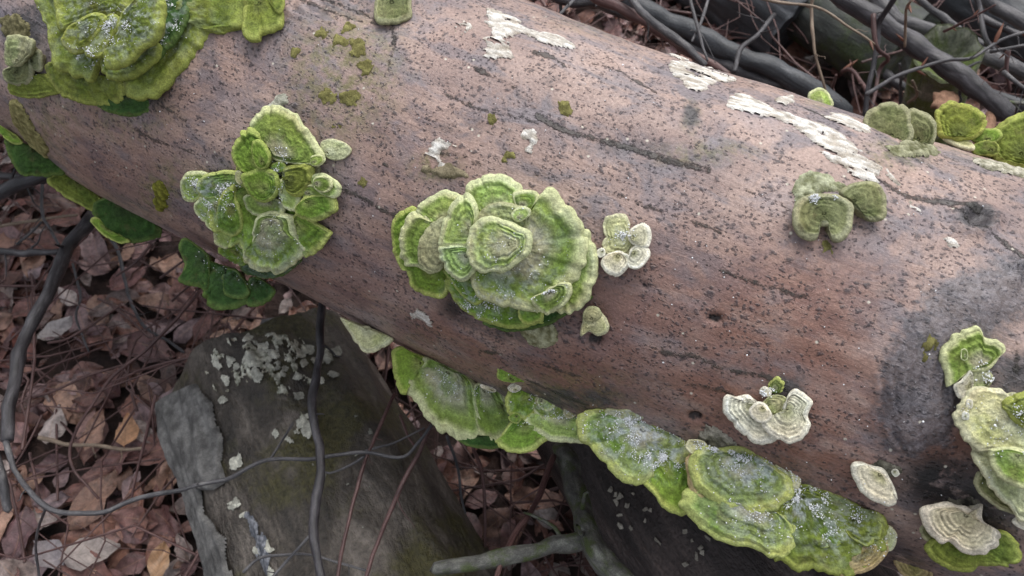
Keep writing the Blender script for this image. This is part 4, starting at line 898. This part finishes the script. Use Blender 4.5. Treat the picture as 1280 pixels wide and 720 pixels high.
def show_leaf(px, py, z, rot, mesh, scale, colr, label, tilt=(0.1, 0.1)):
    t = NT('leaf_colour'); pos = t.n('ShaderNodeNewGeometry').outputs['Position']; n = t.noise(pos, 120, 5, .7)
    sx = t.n('ShaderNodeSeparateXYZ'); t.l(t.attr('lc').outputs['Vector'], sx.inputs[0])
    rib = t.map(t.math('ABSOLUTE', sx.outputs[1]), 0, .06, 1, 0)
    vein = t.map(t.math('SINE', t.math('MULTIPLY', t.math('SUBTRACT', sx.outputs[0], t.math('MULTIPLY', t.math('ABSOLUTE', sx.outputs[1]), .22)), 46)), .75, 1.0, 0, .4)
    c = t.mix(1.0, srgb(*colr), t.map(n, .25, .75, .65, 1.25), 'MULTIPLY')
    c = t.mix(t.math('MAXIMUM', t.math('MULTIPLY', rib, .5), vein), c, srgb(*[q * .72 for q in colr]))
    m = t.set(Base_Color=c, Roughness=.45)
    V, Q, lc = LEAVES[mesh]
    o = mesh_obj('fallen_leaf', V * scale, Q, None, m, attrs=dict(lc=lc)); o.location = at_z(px, py, z); o.rotation_euler = (*tilt, rot)
    tag(o, label, 'leaf', 'single dead leaves lying on top of the litter')
show_leaf(200, 700, .06, 1.6, 2, .95, (176, 140, 108), 'tan ribbed dead leaf at the bottom edge beside the grey bark slab')
show_leaf(158, 537, .06, 1.75, 5, .75, (190, 146, 112), 'pale orange curled dead leaf left of the grey bark slab')
show_leaf(112, 690, .06, .3, 8, .95, (158, 146, 140), 'crumpled grey dead leaf at the bottom left')
show_leaf(70, 410, .06, .9, 3, 1.0, (166, 158, 156), 'pale silvery wet dead leaf at the left under the bent branch')
show_leaf(60, 690, .05, 2.6, 9, .9, (140, 132, 134), 'mauve grey dead leaf in the bottom left corner')

# ------------------------------------------------------------------ other logs
def make_log(name, p0, p1, r0, r1, mat, label, seed=1, bend=0.0, rough=0.012, sides=90, rings=160, endmat=None, hollow=0.0):
    p0, p1 = np.array(p0), np.array(p1); t = np.linspace(0, 1, 200)[:, None]
    side = np.cross(unit(p1 - p0), [0, 0, 1.0]); C = p0 + (p1 - p0) * t + side * bend * np.sin(np.pi * t)
    R = r0 + (r1 - r0) * t[:, 0]
    def dsp(u, th, r):
        p = np.stack([u, np.cos(th) * r, np.sin(th) * r], 1)
        return rough * 2 * (fbm(p * np.array([5, 14, 14]), seed, 3) - .5) + rough * .7 * (fbm(p * np.array([18, 70, 70]), seed + 4, 3) - .5)
    S = LogSurf(C, R, dsp)
    u = np.linspace(0, S.L[-1], rings); th = np.linspace(-np.pi, np.pi, sides, endpoint=False)
    uu = np.repeat(u, sides); tt_ = np.tile(th, rings); V = S.point(uu, tt_); lc = np.stack([uu, tt_ * np.interp(uu, S.L, S.R), 0 * uu], 1)
    # ragged ends
    e = np.tile(fbm(np.c_[np.cos(th) * 2, np.sin(th) * 2, 0 * th], seed + 8, 2) - .5, rings) * r0 * .5
    wgt = np.maximum(1 - uu / .04, 0) + np.maximum(1 - (S.L[-1] - uu) / .04, 0); V = V + S.lerp(S.T, uu) * (e * wgt)[:, None]
    Vs, Q, off, Lc = [V], [grid_quads(rings, sides, True)], len(V), [lc]
    tris = []
    for end, ring in ((0, V[:sides]), (1, V[-sides:])):
        c = ring.mean(0); T = S.T[0 if end == 0 else -1] * (-1 if end == 0 else 1)
        prev = np.arange(sides) + (0 if end == 0 else (rings - 1) * sides)
        for k, f in enumerate((.92, .7, .45, .2)):
            rr = c + (ring - c) * f; h = .01 * (fbm(rr * 90, seed + 2, 3) - .5) + (.004 if k == 0 else 0) - hollow * (1 - f) * .08
            Vs.append(rr + T * h[:, None] if np.ndim(h) else rr); Lc.append(np.c_[rr[:, 0], rr[:, 1], rr[:, 2]])
            cur = np.arange(sides) + off; off += sides
            Q.append(np.stack([prev, np.roll(prev, -1), np.roll(cur, -1), cur], 1)); prev = cur
        Vs.append((c - T * hollow * .08)[None]); Lc.append(c[None]); tris.append(np.stack([prev, np.roll(prev, -1), np.full(sides, off)], 1)); off += 1
    o = mesh_obj(name, np.vstack(Vs), np.vstack(Q), np.vstack(tris), mat, attrs=dict(lc=np.vstack(Lc)))
    tag(o, label, 'log'); return o, S

low, LOW = make_log('rotten_log', at_z(330, 462, .12), at_z(490, 830, .12), .125, .145, M['rot'], 'dark rotting log with white flakes lying under the main log, lower left', 11, .0, .018)
und, UND = make_log('rotten_log', at_z(770, 490, .15), at_z(1010, 830, .15), .125, .13, M['rot2'], 'blackish rotten log with scattered wood chips under the lower fungus row', 17, .0, .010)
make_log('dead_log', at_z(780, -140, .10), at_z(1130, 70, .10), .07, .075, M['bglog'], 'mossy dark log lying behind the main log under the branches', 23)
stump, STU = make_log('sawn_stump', at_z(1150, 190, .0), at_z(1184, 66, .30), .043, .043, M['stump'], 'short mossy sawn log end among the branches at the upper right', 29, 0, .008, hollow=.5)
stump['category'] = 'stump'
make_log('dead_log', at_z(1180, -30, .08), at_z(1420, 120, .08), .06, .06, M['bglog2'], 'smooth grey dead log in the far upper right corner', 31)
make_log('dead_log', at_z(600, -220, .06), at_z(1000, 30, .06), .09, .09, M['bglog2'], 'dark dead log half hidden behind the top branches', 37)

# flakes of pale lichen and wood on the lower logs
def flakes(surf, parent, areas, name, cols, size, seed):
    r = np.random.default_rng(seed)
    for cx, cy, rx, ry, n in areas:
        for _ in range(n):
            x, y = cx + r.normal() * rx * .55, cy + r.normal() * ry * .55
            a = r.uniform(*size); k = r.integers(5, 9); ph = r.uniform(0, 6.28); asp = r.uniform(.45, 1)
            pl = [(x + a * (math.cos(ph) * math.cos(6.283 * j / k) - math.sin(ph) * math.sin(6.283 * j / k) * asp) * r.uniform(.55, 1.3), y + a * (math.sin(ph) * math.cos(6.283 * j / k) + math.cos(ph) * math.sin(6.283 * j / k) * asp) * r.uniform(.55, 1.3)) for j in range(k)]
            v = r.uniform(.8, 1.0); patch(name, surf, pl, M['crust'], parent, [q * v * .8 for q in cols], [q * v for q in cols], .0008, .003, .0014, .0005, seed=int(r.integers(1e6)), z0=.002, fiber=False, straight=True)
flakes(LOW, low, [(272, 465, 14, 26, 8), (330, 440, 60, 18, 22), (350, 470, 46, 26, 14), (378, 535, 22, 18, 8), (290, 572, 8, 14, 3), (292, 630, 10, 20, 5), (325, 690, 14, 26, 5), (390, 455, 24, 22, 10)], 'lichen_flake', (226, 225, 210), (2.5, 11), 5)
flakes(LOW, low, [(430, 600, 40, 60, 14)], 'wood_chip', (176, 176, 164), (1.5, 3), 6)
patch('lichen_crust', LOW, [(262, 440), (300, 422), (350, 418), (400, 424), (412, 450), (395, 480), (392, 530), (372, 545), (360, 510), (335, 480), (300, 475), (285, 500), (268, 500), (258, 470)], M['crust'], low, (130, 132, 116), (228, 228, 212), .0012, .016, .0014, .0012, seed=41, fiber=False, z0=.0015, holes=.46)
patch('dark_stain', LOW, [(300, 640), (320, 655), (335, 690), (330, 720), (318, 700), (308, 670)], M['crust'], low, (86, 90, 98), (150, 152, 158), .001, .008, seed=77, fiber=False, z0=.002)
def chips(areas, n, seed, label):
    r = np.random.default_rng(seed)
    base = None
    for i in range(n):
        cx, cy, rx, ry = areas[i % len(areas)]; x, y = cx + r.normal() * rx, cy + r.normal() * ry
        u, th = UND.trace([(x, y)]); P = UND.point(u, th, .002)[0]; nn = UND.nrm(u, th)[0]
        a, b = r.uniform(.0012, .0048), r.uniform(.001, .0024); h = .0008
        V = np.array([(sx * a * r.uniform(.3, 1.2), sy * b * r.uniform(.3, 1.4), sz * h) for sz in (-1, 1) for sx, sy in ((-1, -1), (1, -1), (1, 1), (-1, 1))])
        Q = [(3, 2, 1, 0), (4, 5, 6, 7), (0, 1, 5, 4), (1, 2, 6, 5), (2, 3, 7, 6), (3, 0, 4, 7)]
        v = r.uniform(.55, 1); o = mesh_obj('wood_chip', V, Q, None, M['crust'], und, attrs=dict(Col=np.tile(srgb(176, 170, 158) * v, (8, 1))), smooth=False)
        q = Vector(nn).to_track_quat('Z', 'Y'); o.rotation_mode = 'QUATERNION'; o.rotation_quaternion = q @ Matrix.Rotation(r.uniform(0, 6.28), 3, 'Z').to_quaternion(); o.location = P
chips([(770, 610, 6, 8), (795, 628, 12, 12), (830, 655, 22, 22), (800, 650, 28, 26), (860, 690, 26, 20), (745, 650, 12, 30)], 30, 9, '')

# grey slab of bark
bs = patch('bark_slab', LOW, [(193, 500), (204, 505), (213, 490), (240, 478), (250, 492), (262, 503), (266, 528), (275, 545), (273, 575), (282, 600), (270, 613), (254, 612), (258, 640), (270, 655), (285, 672), (288, 700), (302, 735), (245, 740), (238, 690), (228, 660), (226, 620), (208, 600), (201, 570), (205, 548), (196, 530)], M['crust'], None, (88, 87, 86), (126, 125, 123), .005, .0004, .0013, .0012, z0=.003, seed=3, fiber=False, fq=90, straight=True)
tag(bs, 'flat grey slab of bark on the rotting log, lower left', 'bark')

# ------------------------------------------------------------------ branches and twigs
def tube(name, pts, width, mat, parent=None, seed=0, taper=1.0, sides=None, knob=0.10, bud=None, wob=1.0, spurs=True):
    """pts: (px, py, height above ground); width in photograph pixels at the start, tapering"""
    P = np.array([at_z(*p) for p in pts]); dep = project(P)[1]
    Ln = np.linalg.norm(np.diff(P, axis=0), axis=1).sum(); n = int(np.clip(Ln / .006, 10, 140))
    r0 = width / 2 * dep.mean() / FPX
    C = spline(P, n); C = C + wob * (np.stack([fbm(C * 16, seed + k, 3) for k in range(3)], 1) - .5) * min(.016, .003 + r0 * 2.4)
    s = np.linspace(0, 1, n); r = r0 * (1 + (taper - 1) * s) * (1 + knob * 2.4 * (noise(np.c_[s * Ln * 45, 0 * s + seed, 0 * s], seed) - .5))
    sides = sides or (14 if width > 9 else 8)
    T = np.gradient(C, axis=0); T /= np.linalg.norm(T, axis=1)[:, None]
    ref = np.array([0, 0, 1.0]) if abs(T[0, 2]) < .9 else np.array([1.0, 0, 0]); N = unit(np.cross(T[0], ref)); Ns = []
    for k in range(n): N = unit(N - T[k] * (N @ T[k])); Ns.append(N)
    Ns = np.array(Ns); B = np.cross(T, Ns); th = np.linspace(0, 2 * np.pi, sides, endpoint=False)
    off = Ns[:, None] * np.cos(th)[None, :, None] + B[:, None] * np.sin(th)[None, :, None]
    rr = r[:, None] * (1 + .12 * (noise(np.c_[np.repeat(s * Ln * 60, sides), np.tile(np.cos(th) * 2, n), np.tile(np.sin(th) * 2, n)], seed + 3).reshape(n, sides) - .5) * 2)
    V = (C[:, None] + off * rr[..., None]).reshape(-1, 3)
    lc = np.stack([np.repeat(s * Ln, sides), np.tile(th, n) * r0, 0 * np.repeat(s, sides) + seed], 1)
    V = np.vstack([V, C[:1] - T[:1] * r[0] * .6, C[-1:] + T[-1:] * r[-1] * .9]); lc = np.vstack([lc, lc[:1], lc[-1:]])
    k = np.arange(sides); k2 = (k + 1) % sides
    tr = np.vstack([np.stack([k, k2, np.full(sides, n * sides)], 1), np.stack([(n - 1) * sides + k2, (n - 1) * sides + k, np.full(sides, n * sides + 1)], 1)])
    o = mesh_obj(name, V, grid_quads(n, sides, True), tr, M[mat], parent, attrs=dict(lc=lc))
    rt = np.random.default_rng(seed + 5)
    for _ in range(int(rt.integers(1, 4)) if width > 3.9 and spurs else 0):       # short broken side shoots
        i = int(rt.uniform(.12, .9) * (n - 1)); a_ = rt.uniform(0, 6.28); ln = rt.uniform(.012, .05); d = unit(T[i] * rt.uniform(.4, .9) + Ns[i] * math.cos(a_) + B[i] * math.sin(a_))
        m = 6; q = np.linspace(0, 1, m); cc = C[i] + d[None] * (q * ln)[:, None] + (np.stack([noise(np.c_[q * 2.5, 0 * q + i, 0 * q + k], 3) for k in range(3)], 1) - .5) * ln * .35 * q[:, None]
        rr_ = np.clip(r[i] * .34, .0007, .003) * (1 - .6 * q); e1 = unit(np.cross(d, [.2, .5, .8])); e2 = np.cross(d, e1); t5 = np.arange(6) * 1.0472
        mesh_obj('side_shoot', (cc[:, None] + (e1 * np.cos(t5)[:, None] + e2 * np.sin(t5)[:, None])[None] * rr_[:, None, None]).reshape(-1, 3), grid_quads(m, 6, True), None, M[mat], o, attrs=dict(lc=np.c_[np.repeat(q * ln, 6), np.tile(t5, m) * .002, np.full(6 * m, float(i))]))
    for fr, ang, ln in (bud or []):
        i = int(fr * (n - 1)); d = unit(T[i] * .75 + (Ns[i] * math.cos(ang) + B[i] * math.sin(ang)) * .7); make_bud(o, C[i], d, ln * .75)
    return o
def make_bud(parent, P, d, ln):
    s = np.array([0, .12, .35, .6, .85, 1.0]); w = np.array([.3, .8, 1, .8, .35, .02]) * ln * .10
    a = unit(np.cross(d, [0.3, .2, 1.0])); b = np.cross(d, a); th = np.linspace(0, 6.283, 7, endpoint=False)
    V = (P + d[None] * (s * ln)[:, None])[:, None] + (a[None, None] * np.cos(th)[None, :, None] + b[None, None] * np.sin(th)[None, :, None]) * w[:, None, None]
    lc = np.stack([np.repeat(s * ln, 7), np.tile(th, 6) * .002, np.zeros(42)], 1)
    mesh_obj('bud', V.reshape(-1, 3), grid_quads(6, 7, True), None, M['bud'], parent, attrs=dict(lc=lc))

def branch(pts, width, mat, label, taper=.8, group=None, name=None, z=None, **k):
    nm = name or ('branch' if width > 9 else 'twig')
    if z is not None: zz = np.linspace(z[0], z[1], len(pts)); pts = [(x, y, q) for (x, y), q in zip(pts, zz)]
    o = tube(nm, pts, width, mat, taper=taper, seed=len(bpy.data.objects) % 997, **k)
    return tag(o, label, nm, group)
TR = 'branches behind the log'; LL = 'twigs over the leaf litter'
# upper right
branch([(1020, -40), (1051, -4), (1101, 29), (1141, 54), (1181, 83), (1217, 108), (1258, 142)], 25, 'twig_dark', 'thick smooth dark branch crossing diagonally at the upper right', .95, TR, z=(.36, .30))
branch([(1075, -40), (1098, 0), (1127, 29), (1181, 47), (1228, 69), (1300, 96)], 21, 'twig_grey', 'thick grey branch just behind the diagonal dark one, upper right', .95, TR, z=(.26, .22))
branch([(745, -30), (802, 8), (880, 47), (960, 86), (1022, 118), (1060, 140)], 27, 'bglog2', 'thick straight grey branch lying along the log top edge', .85, TR, z=(.30, .26))
branch([(850, 52), (885, 72), (960, 103), (1015, 124)], 20, 'twig_grey', 'short grey branch pressed between thick branch and log', .8, TR, z=(.27, .25))
branch([(735, -12), (752, 4), (800, 25), (835, 47), (872, 72), (908, 91)], 15, 'twig_red', 'reddish brown branch touching the log top edge', .65, TR, z=(.40, .44))
branch([(784, -12), (792, 2), (815, 25), (855, 55), (880, 76)], 11, 'twig_grey', 'shiny grey branch lying on the reddish one', .8, TR, z=(.43, .45))
branch([(670, -30), (705, -6), (752, 8), (800, 24)], 16, 'twig_dark', 'dark branch entering at the top beside the log', .9, TR, z=(.36, .38))
branch([(888, -10), (878, 22), (865, 52)], 4.5, 'twig_grey', 'thin straight grey twig leaning over the reddish branch', .7, TR, z=(.46, .46))
branch([(862, -8), (867, 18), (875, 50), (882, 76)], 5, 'twig_dark', 'thin dark twig crossing the leaning grey twig', .7, TR, z=(.47, .46))
branch([(968, 18), (945, 44), (922, 62), (916, 90)], 6.5, 'twig_dark', 'dark crooked twig standing by the log top edge', .8, TR, z=(.42, .44), bud=[(.4, 1.0, .02)])
branch([(674, -8), (687, 17)], 5, 'twig_red', 'short reddish twig at the top, left of the forked one', .7, TR, z=(.5, .5))
branch([(722, -6), (710, 4), (697, 18)], 5, 'twig_grey', 'short forked grey twig at the top', .7, TR, z=(.5, .5))
branch([(930, -10), (960, 1), (1022, 10), (1060, 35), (1092, 55)], 4.2, 'twig_beige', 'long thin beige twig with a bud tip, upper right', .6, TR, z=(.44, .42), bud=[(.97, 0, .02), (.45, 2, .014)])
branch([(1018, -12), (1014, 14), (1017, 62), (1026, 95), (1033, 118)], 4.2, 'twig_beige', 'thin beige twig hanging straight down near the tiny bracket', .8, TR, z=(.40, .32))
branch([(1122, -12), (1112, 10), (1100, 32), (1095, 65), (1086, 105), (1080, 142)], 8, 'twig_dark', 'dark upright twig rising from the gap behind the bracket pair', .8, TR, z=(.42, .30))
branch([(1092, 20), (1096, 60), (1110, 74), (1098, 86), (1088, 136)], 6, 'twig_red', 'brown upright twig twinned with the dark one', .8, TR, z=(.38, .30))
branch([(1084, 116), (1120, 96), (1175, 77), (1212, 74), (1250, 50), (1292, 36)], 5.2, 'twig_grey', 'long thin budded twig running right across the dark branch', .7, TR, z=(.38, .44), bud=[(.32, 1, .024), (.36, 4, .02), (.68, 2, .03), (.8, 4, .034), (.95, 1, .03)])
branch([(1132, 60), (1132, 34), (1133, 12), (1140, 0)], 3.6, 'twig_beige', 'slender upright twig with brown buds before the dark branch', .8, TR, z=(.44, .52), bud=[(.1, 1, .02), (.85, 3, .024)])
branch([(1180, 38), (1210, 24), (1244, 6)], 4, 'twig_red', 'short reddish twig pointing to the upper right', .6, TR, z=(.40, .46), bud=[(.2, 1, .015), (.6, 4, .015)])
branch([(1140, -12), (1160, 8), (1185, 24), (1227, 56)], 10, 'twig_grey', 'medium grey branch slanting behind the mossy stump', .8, TR, z=(.24, .22))
branch([(1218, -10), (1224, 10), (1230, 42), (1242, 64)], 7.5, 'twig_dark', 'dark twig dropping from the top right edge', .8, TR, z=(.34, .30))
branch([(1238, 64), (1260, 60), (1295, 54)], 5, 'twig_grey', 'thin grey twig at the right edge', .7, TR, z=(.36, .38))
branch([(1225, -14), (1245, 8), (1290, 36)], 18, 'twig_grey', 'thick grey branch in the upper right corner', .9, TR, z=(.22, .20))
branch([(1262, 62), (1258, 88), (1264, 112)], 6, 'twig_red', 'short dark red twig near the right edge', .7, TR, z=(.36, .32), bud=[(.1, 1, .02)])
branch([(1256, 92), (1270, 104), (1290, 116)], 7, 'twig_grey', 'short grey twig stub at the right edge', .7, TR, z=(.34, .34))
branch([(1050, 92), (1062, 88), (1076, 104), (1084, 116)], 5.5, 'twig_red', 'short curved brown twig in the gap', .8, TR, z=(.2, .24), bud=[(.05, 3, .04)])
branch([(1040, 150), (1042, 110), (1046, 92)], 4.5, 'twig_red', 'thin reddish twig stub in the dark gap', .8, TR, z=(.22, .3))
branch([(1126, 130), (1125, 105), (1123, 80)], 4.5, 'twig_grey', 'thin grey twig upright beside the sawn stump', .8, TR, z=(.2, .26))
branch([(1134, 130), (1146, 118), (1140, 100)], 4, 'twig_beige', 'tiny hooked beige twig beside the sawn stump', .8, TR, z=(.22, .28))
branch([(930, -30), (1000, 20), (1060, 60), (1130, 110)], 14, 'twig_dark', 'dark branch low in the shadow behind the log', .8, TR, z=(.10, .10))
branch([(1190, 95), (1235, 116), (1300, 140)], 15, 'bglog2', 'grey branch low behind the cut green bracket', .9, TR, z=(.16, .16))
branch([(1255, 128), (1300, 130)], 5, 'twig_moss', 'thin mossy twig at the right edge', .9, TR, z=(.26, .26))
branch([(1228, 20), (1262, 36), (1300, 42)], 9, 'twig_dark', 'dark branch under the corner branch', .9, TR, z=(.12, .12))
# left and below
branch([(118, 268), (112, 278), (83, 310), (61, 364), (32, 422), (18, 480), (6, 547)], 19, 'twig_dark', 'thick bent dark branch at the left picture edge', .72, LL, z=(.22, .28))
branch([(6, 545), (22, 594), (65, 637), (123, 642), (166, 626), (253, 604), (289, 599), (336, 577), (394, 572), (451, 565), (500, 573), (524, 552), (541, 530)], 7.5, 'twig_grey', 'long thin curving twig from the left edge to the centre bottom', .55, LL, z=(.28, .33))
branch([(-15, 313), (30, 315), (74, 316)], 10, 'twig_dark', 'short horizontal dark branch at the left edge', .8, LL, z=(.22, .23))
branch([(-20, 248), (10, 236), (40, 228), (62, 218)], 20, 'twig_dark', 'thick dark branch stub at the left edge under the log', .8, LL, z=(.24, .25))
branch([(-20, 216), (20, 222), (56, 226)], 12, 'twig_dark', 'dark branch stub just under the left edge brackets', .8, LL, z=(.22, .24))
branch([(54, 230), (54, 268), (62, 285), (73, 304)], 4.5, 'twig_dark', 'thin dark twig hanging beside the left branch stub', .8, LL, z=(.16, .16))
branch([(-10, 288), (47, 274), (97, 267)], 4.2, 'twig_beige', 'thin pale twig across the leaves at the left', .7, LL, z=(.12, .13))
branch([(20, 306), (40, 290), (52, 278)], 4, 'twig_grey', 'short thin grey twig at the far left', .7, LL, z=(.1, .1))
branch([(192, 304), (170, 328), (144, 347)], 4.5, 'twig_red', 'short reddish twig below the olive bracket', .7, LL, z=(.14, .12))
branch([(252, 362), (209, 415), (144, 469), (115, 507), (90, 550), (90, 583), (123, 622)], 4.6, 'twig_red', 'long reddish twig curving down over the leaves', .7, LL, z=(.16, .09))
branch([(315, 424), (253, 444), (173, 462), (130, 480)], 4.5, 'twig_red', 'thin brown twig running left from the rotting log', .6, LL, z=(.20, .1))
branch([(47, 547), (87, 557), (120, 558), (155, 563), (178, 561)], 5.5, 'twig_beige', 'short pale grey twig on the leaves, lower left', .8, LL, z=(.09, .09))
branch([(194, 494), (185, 530), (177, 568), (164, 624)], 3.8, 'twig_red', 'thin upright reddish twig beside the bark slab', .8, LL, z=(.2, .12))
branch([(56, 636), (48, 660), (46, 690), (50, 735)], 3.6, 'twig_grey', 'thin twig dropping to the bottom left corner', .8, LL, z=(.26, .14))
branch([(-12, 560), (3, 600), (9, 636)], 12, 'twig_grey', 'blurred grey branch stub at the bottom left edge', .9, LL, z=(.16, .14))
branch([(60, 430), (85, 425), (110, 410), (150, 380)], 3.5, 'twig_red', 'thin brown twig in the middle of the leaves', .7, LL, z=(.1, .1))
branch([(20, 500), (60, 490), (110, 470), (160, 455)], 3.5, 'twig_red', 'thin brown twig slanting over the leaves under the bent branch', .7, LL, z=(.1, .1))
branch([(90, 330), (100, 370), (95, 400), (110, 440)], 3.5, 'twig_dark', 'thin dark twig standing right of the bent branch', .7, LL, z=(.1, .09))
branch([(140, 300), (150, 320), (175, 400), (230, 440)], 5, 'twig_dark', 'dark twig in shade under the hanging green bracket', .7, LL, z=(.08, .08))
branch([(330, 405), (375, 396), (410, 390)], 12, 'twig_grey', 'pale grey branch stub in the shade under the log', .9, LL, z=(.12, .12))
branch([(408, 370), (402, 405), (394, 460), (389, 500), (396, 545), (401, 590), (396, 655), (406, 735)], 11, 'twig_dark', 'dark grey upright branch in front of the rotting log', .95, LL, name='branch', z=(.32, .34))
branch([(495, 492), (475, 535), (455, 578), (436, 640), (418, 730)], 5, 'twig_red', 'reddish twig leaning over the rotting log, left of its pair', .9, LL, z=(.3, .30))
branch([(541, 528), (520, 572), (500, 613), (476, 665), (452, 730)], 6, 'twig_red', 'reddish twig leaning over the rotting log, right of its pair', .9, LL, z=(.32, .30))
branch([(694, 572), (669, 631), (642, 671), (622, 730)], 8, 'twig_red', 'brown twig crossing the mossy forked branch', .9, LL, z=(.28, .34))
branch([(392, 660), (365, 692), (332, 730)], 4.5, 'twig_grey', 'thin side twig of the upright branch near the bottom', .8, LL, z=(.30, .28))
branch([(305, 715), (325, 698), (360, 695), (394, 697), (460, 715)], 4, 'twig_grey', 'thin twig arching along the bottom edge', .8, LL, z=(.28, .28))
branch([(366, 530), (352, 553), (336, 577)], 3.6, 'twig_grey', 'thin short twig on the flaky rotting log', .8, LL, z=(.29, .31))
branch([(455, 570), (440, 580), (412, 591), (400, 585)], 3.6, 'twig_grey', 'thin curved side twig beside the upright branch', .8, LL, z=(.31, .32))
branch([(455, 565), (490, 555), (530, 535)], 3.4, 'twig_grey', 'thin grey twig crossing under the lower fungus row', .7, LL, z=(.28, .3))
branch([(560, 545), (568, 575), (582, 640)], 4.5, 'twig_grey', 'thin twig in the dark under the lower fungus row', .7, LL, z=(.24, .16))
branch([(590, 555), (602, 600), (605, 690)], 5.5, 'twig_red', 'straight brown twig in the dark under the lower fungus row', .7, LL, z=(.24, .14))
branch([(500, 520), (510, 545), (520, 560)], 3.6, 'twig_red', 'short twig stub below the green lower bracket', .7, LL, z=(.28, .28))
fk = branch([(700, 560), (712, 585), (727, 631), (733, 667), (752, 695), (790, 740)], 27, 'twig_moss', 'forked mossy grey green branch at the bottom centre', 1.05, LL, z=(.26, .36))
tube('side_branch', [(735, 672, .325), (710, 680, .325), (687, 682, .325), (633, 698, .33), (545, 712, .33)], 23, 'twig_moss', fk, 55, .75)

def twig_litter():
    Vs, Qs, Ls, off = [], [], [], 0
    for i in range(2200):
        x, y = rng.uniform(-1.3, 1.4), rng.uniform(-.6, 2.2); a = rng.uniform(0, 6.28); ln = rng.uniform(.08, .34); r = rng.uniform(.0007, .0024)
        n = 7; s_ = np.linspace(0, 1, n); c = np.c_[x + s_ * ln * math.cos(a), y + s_ * ln * math.sin(a), 0 * s_]
        c[:, :2] += .05 * ln / .2 * (np.stack([noise(np.c_[s_ * 3 + i, 0 * s_, 0 * s_], 5), noise(np.c_[s_ * 3 + i, 0 * s_ + 7, 0 * s_], 6)], 1) - .5)
        c[:, 2] = gz(c[:, 0], c[:, 1]) + rng.choice([rng.uniform(.03, .09), rng.uniform(.05, .20)], p=[.7, .3]) + s_ * rng.uniform(-.03, .05)
        T = np.gradient(c, axis=0); N = np.cross(T, [0, 0, 1.0]); N /= np.linalg.norm(N, axis=1)[:, None]; B = np.cross(N, T); B /= np.linalg.norm(B, axis=1)[:, None]
        th = np.arange(5) * 1.2566; rr = r * (1 - .5 * s_)
        V = (c[:, None] + (N[:, None] * np.cos(th)[None, :, None] + B[:, None] * np.sin(th)[None, :, None]) * rr[:, None, None]).reshape(-1, 3)
        Vs.append(V); Qs.append(grid_quads(n, 5, True) + off); off += len(V); Ls.append(np.c_[np.repeat(s_ * ln, 5), np.tile(th, n) * r, np.full(len(V), i * .3)])
    o = mesh_obj('twig_litter', np.vstack(Vs), np.vstack(Qs), None, M['twig_red'], attrs=dict(lc=np.vstack(Ls)))
    tag(o, 'tangle of fine brown twig bits over the leaves', 'twig litter', kind='stuff')
twig_litter()

# pale split wood by the stump
def splinter(pl, z, label):
    P0 = np.array([at_z(x, y, z) for x, y in spline(pl, 40, True)]); c = P0.mean(0); rows = []
    P0 = c + (P0 - c) * (0.75 + .6 * noise(P0 * 150, 3))[:, None]
    for f, dz in ((0, .002), (.5, .003), (.9, .001), (1, -.002), (.9, -.006), (0, -.007)):
        q = c + (P0 - c) * f; q[:, 2] += dz + .006 * (noise(q * 120, 4) - .5); rows.append(q)
    V = np.vstack(rows); o = mesh_obj('wood_splinter', V, grid_quads(6, 40, True)[:, ::-1], None, M['crust'], attrs=dict(Col=np.tile(srgb(150, 118, 98), (len(V), 1)) * (0.6 + .6 * noise(V * np.array([300, 60, 60]), 8))[:, None]))
    tag(o, label, 'wood piece')
splinter([(1166, 118), (1180, 114), (1192, 116), (1200, 126), (1190, 140), (1172, 142)], .30, 'pale broken piece of wood behind the upright green bracket')
splinter([(1228, 150), (1236, 142), (1246, 156), (1240, 166), (1230, 168)], .30, 'small pale broken piece of wood left of the cut green bracket')

for o in bpy.data.objects:
    if '_px' in o: del o['_px']
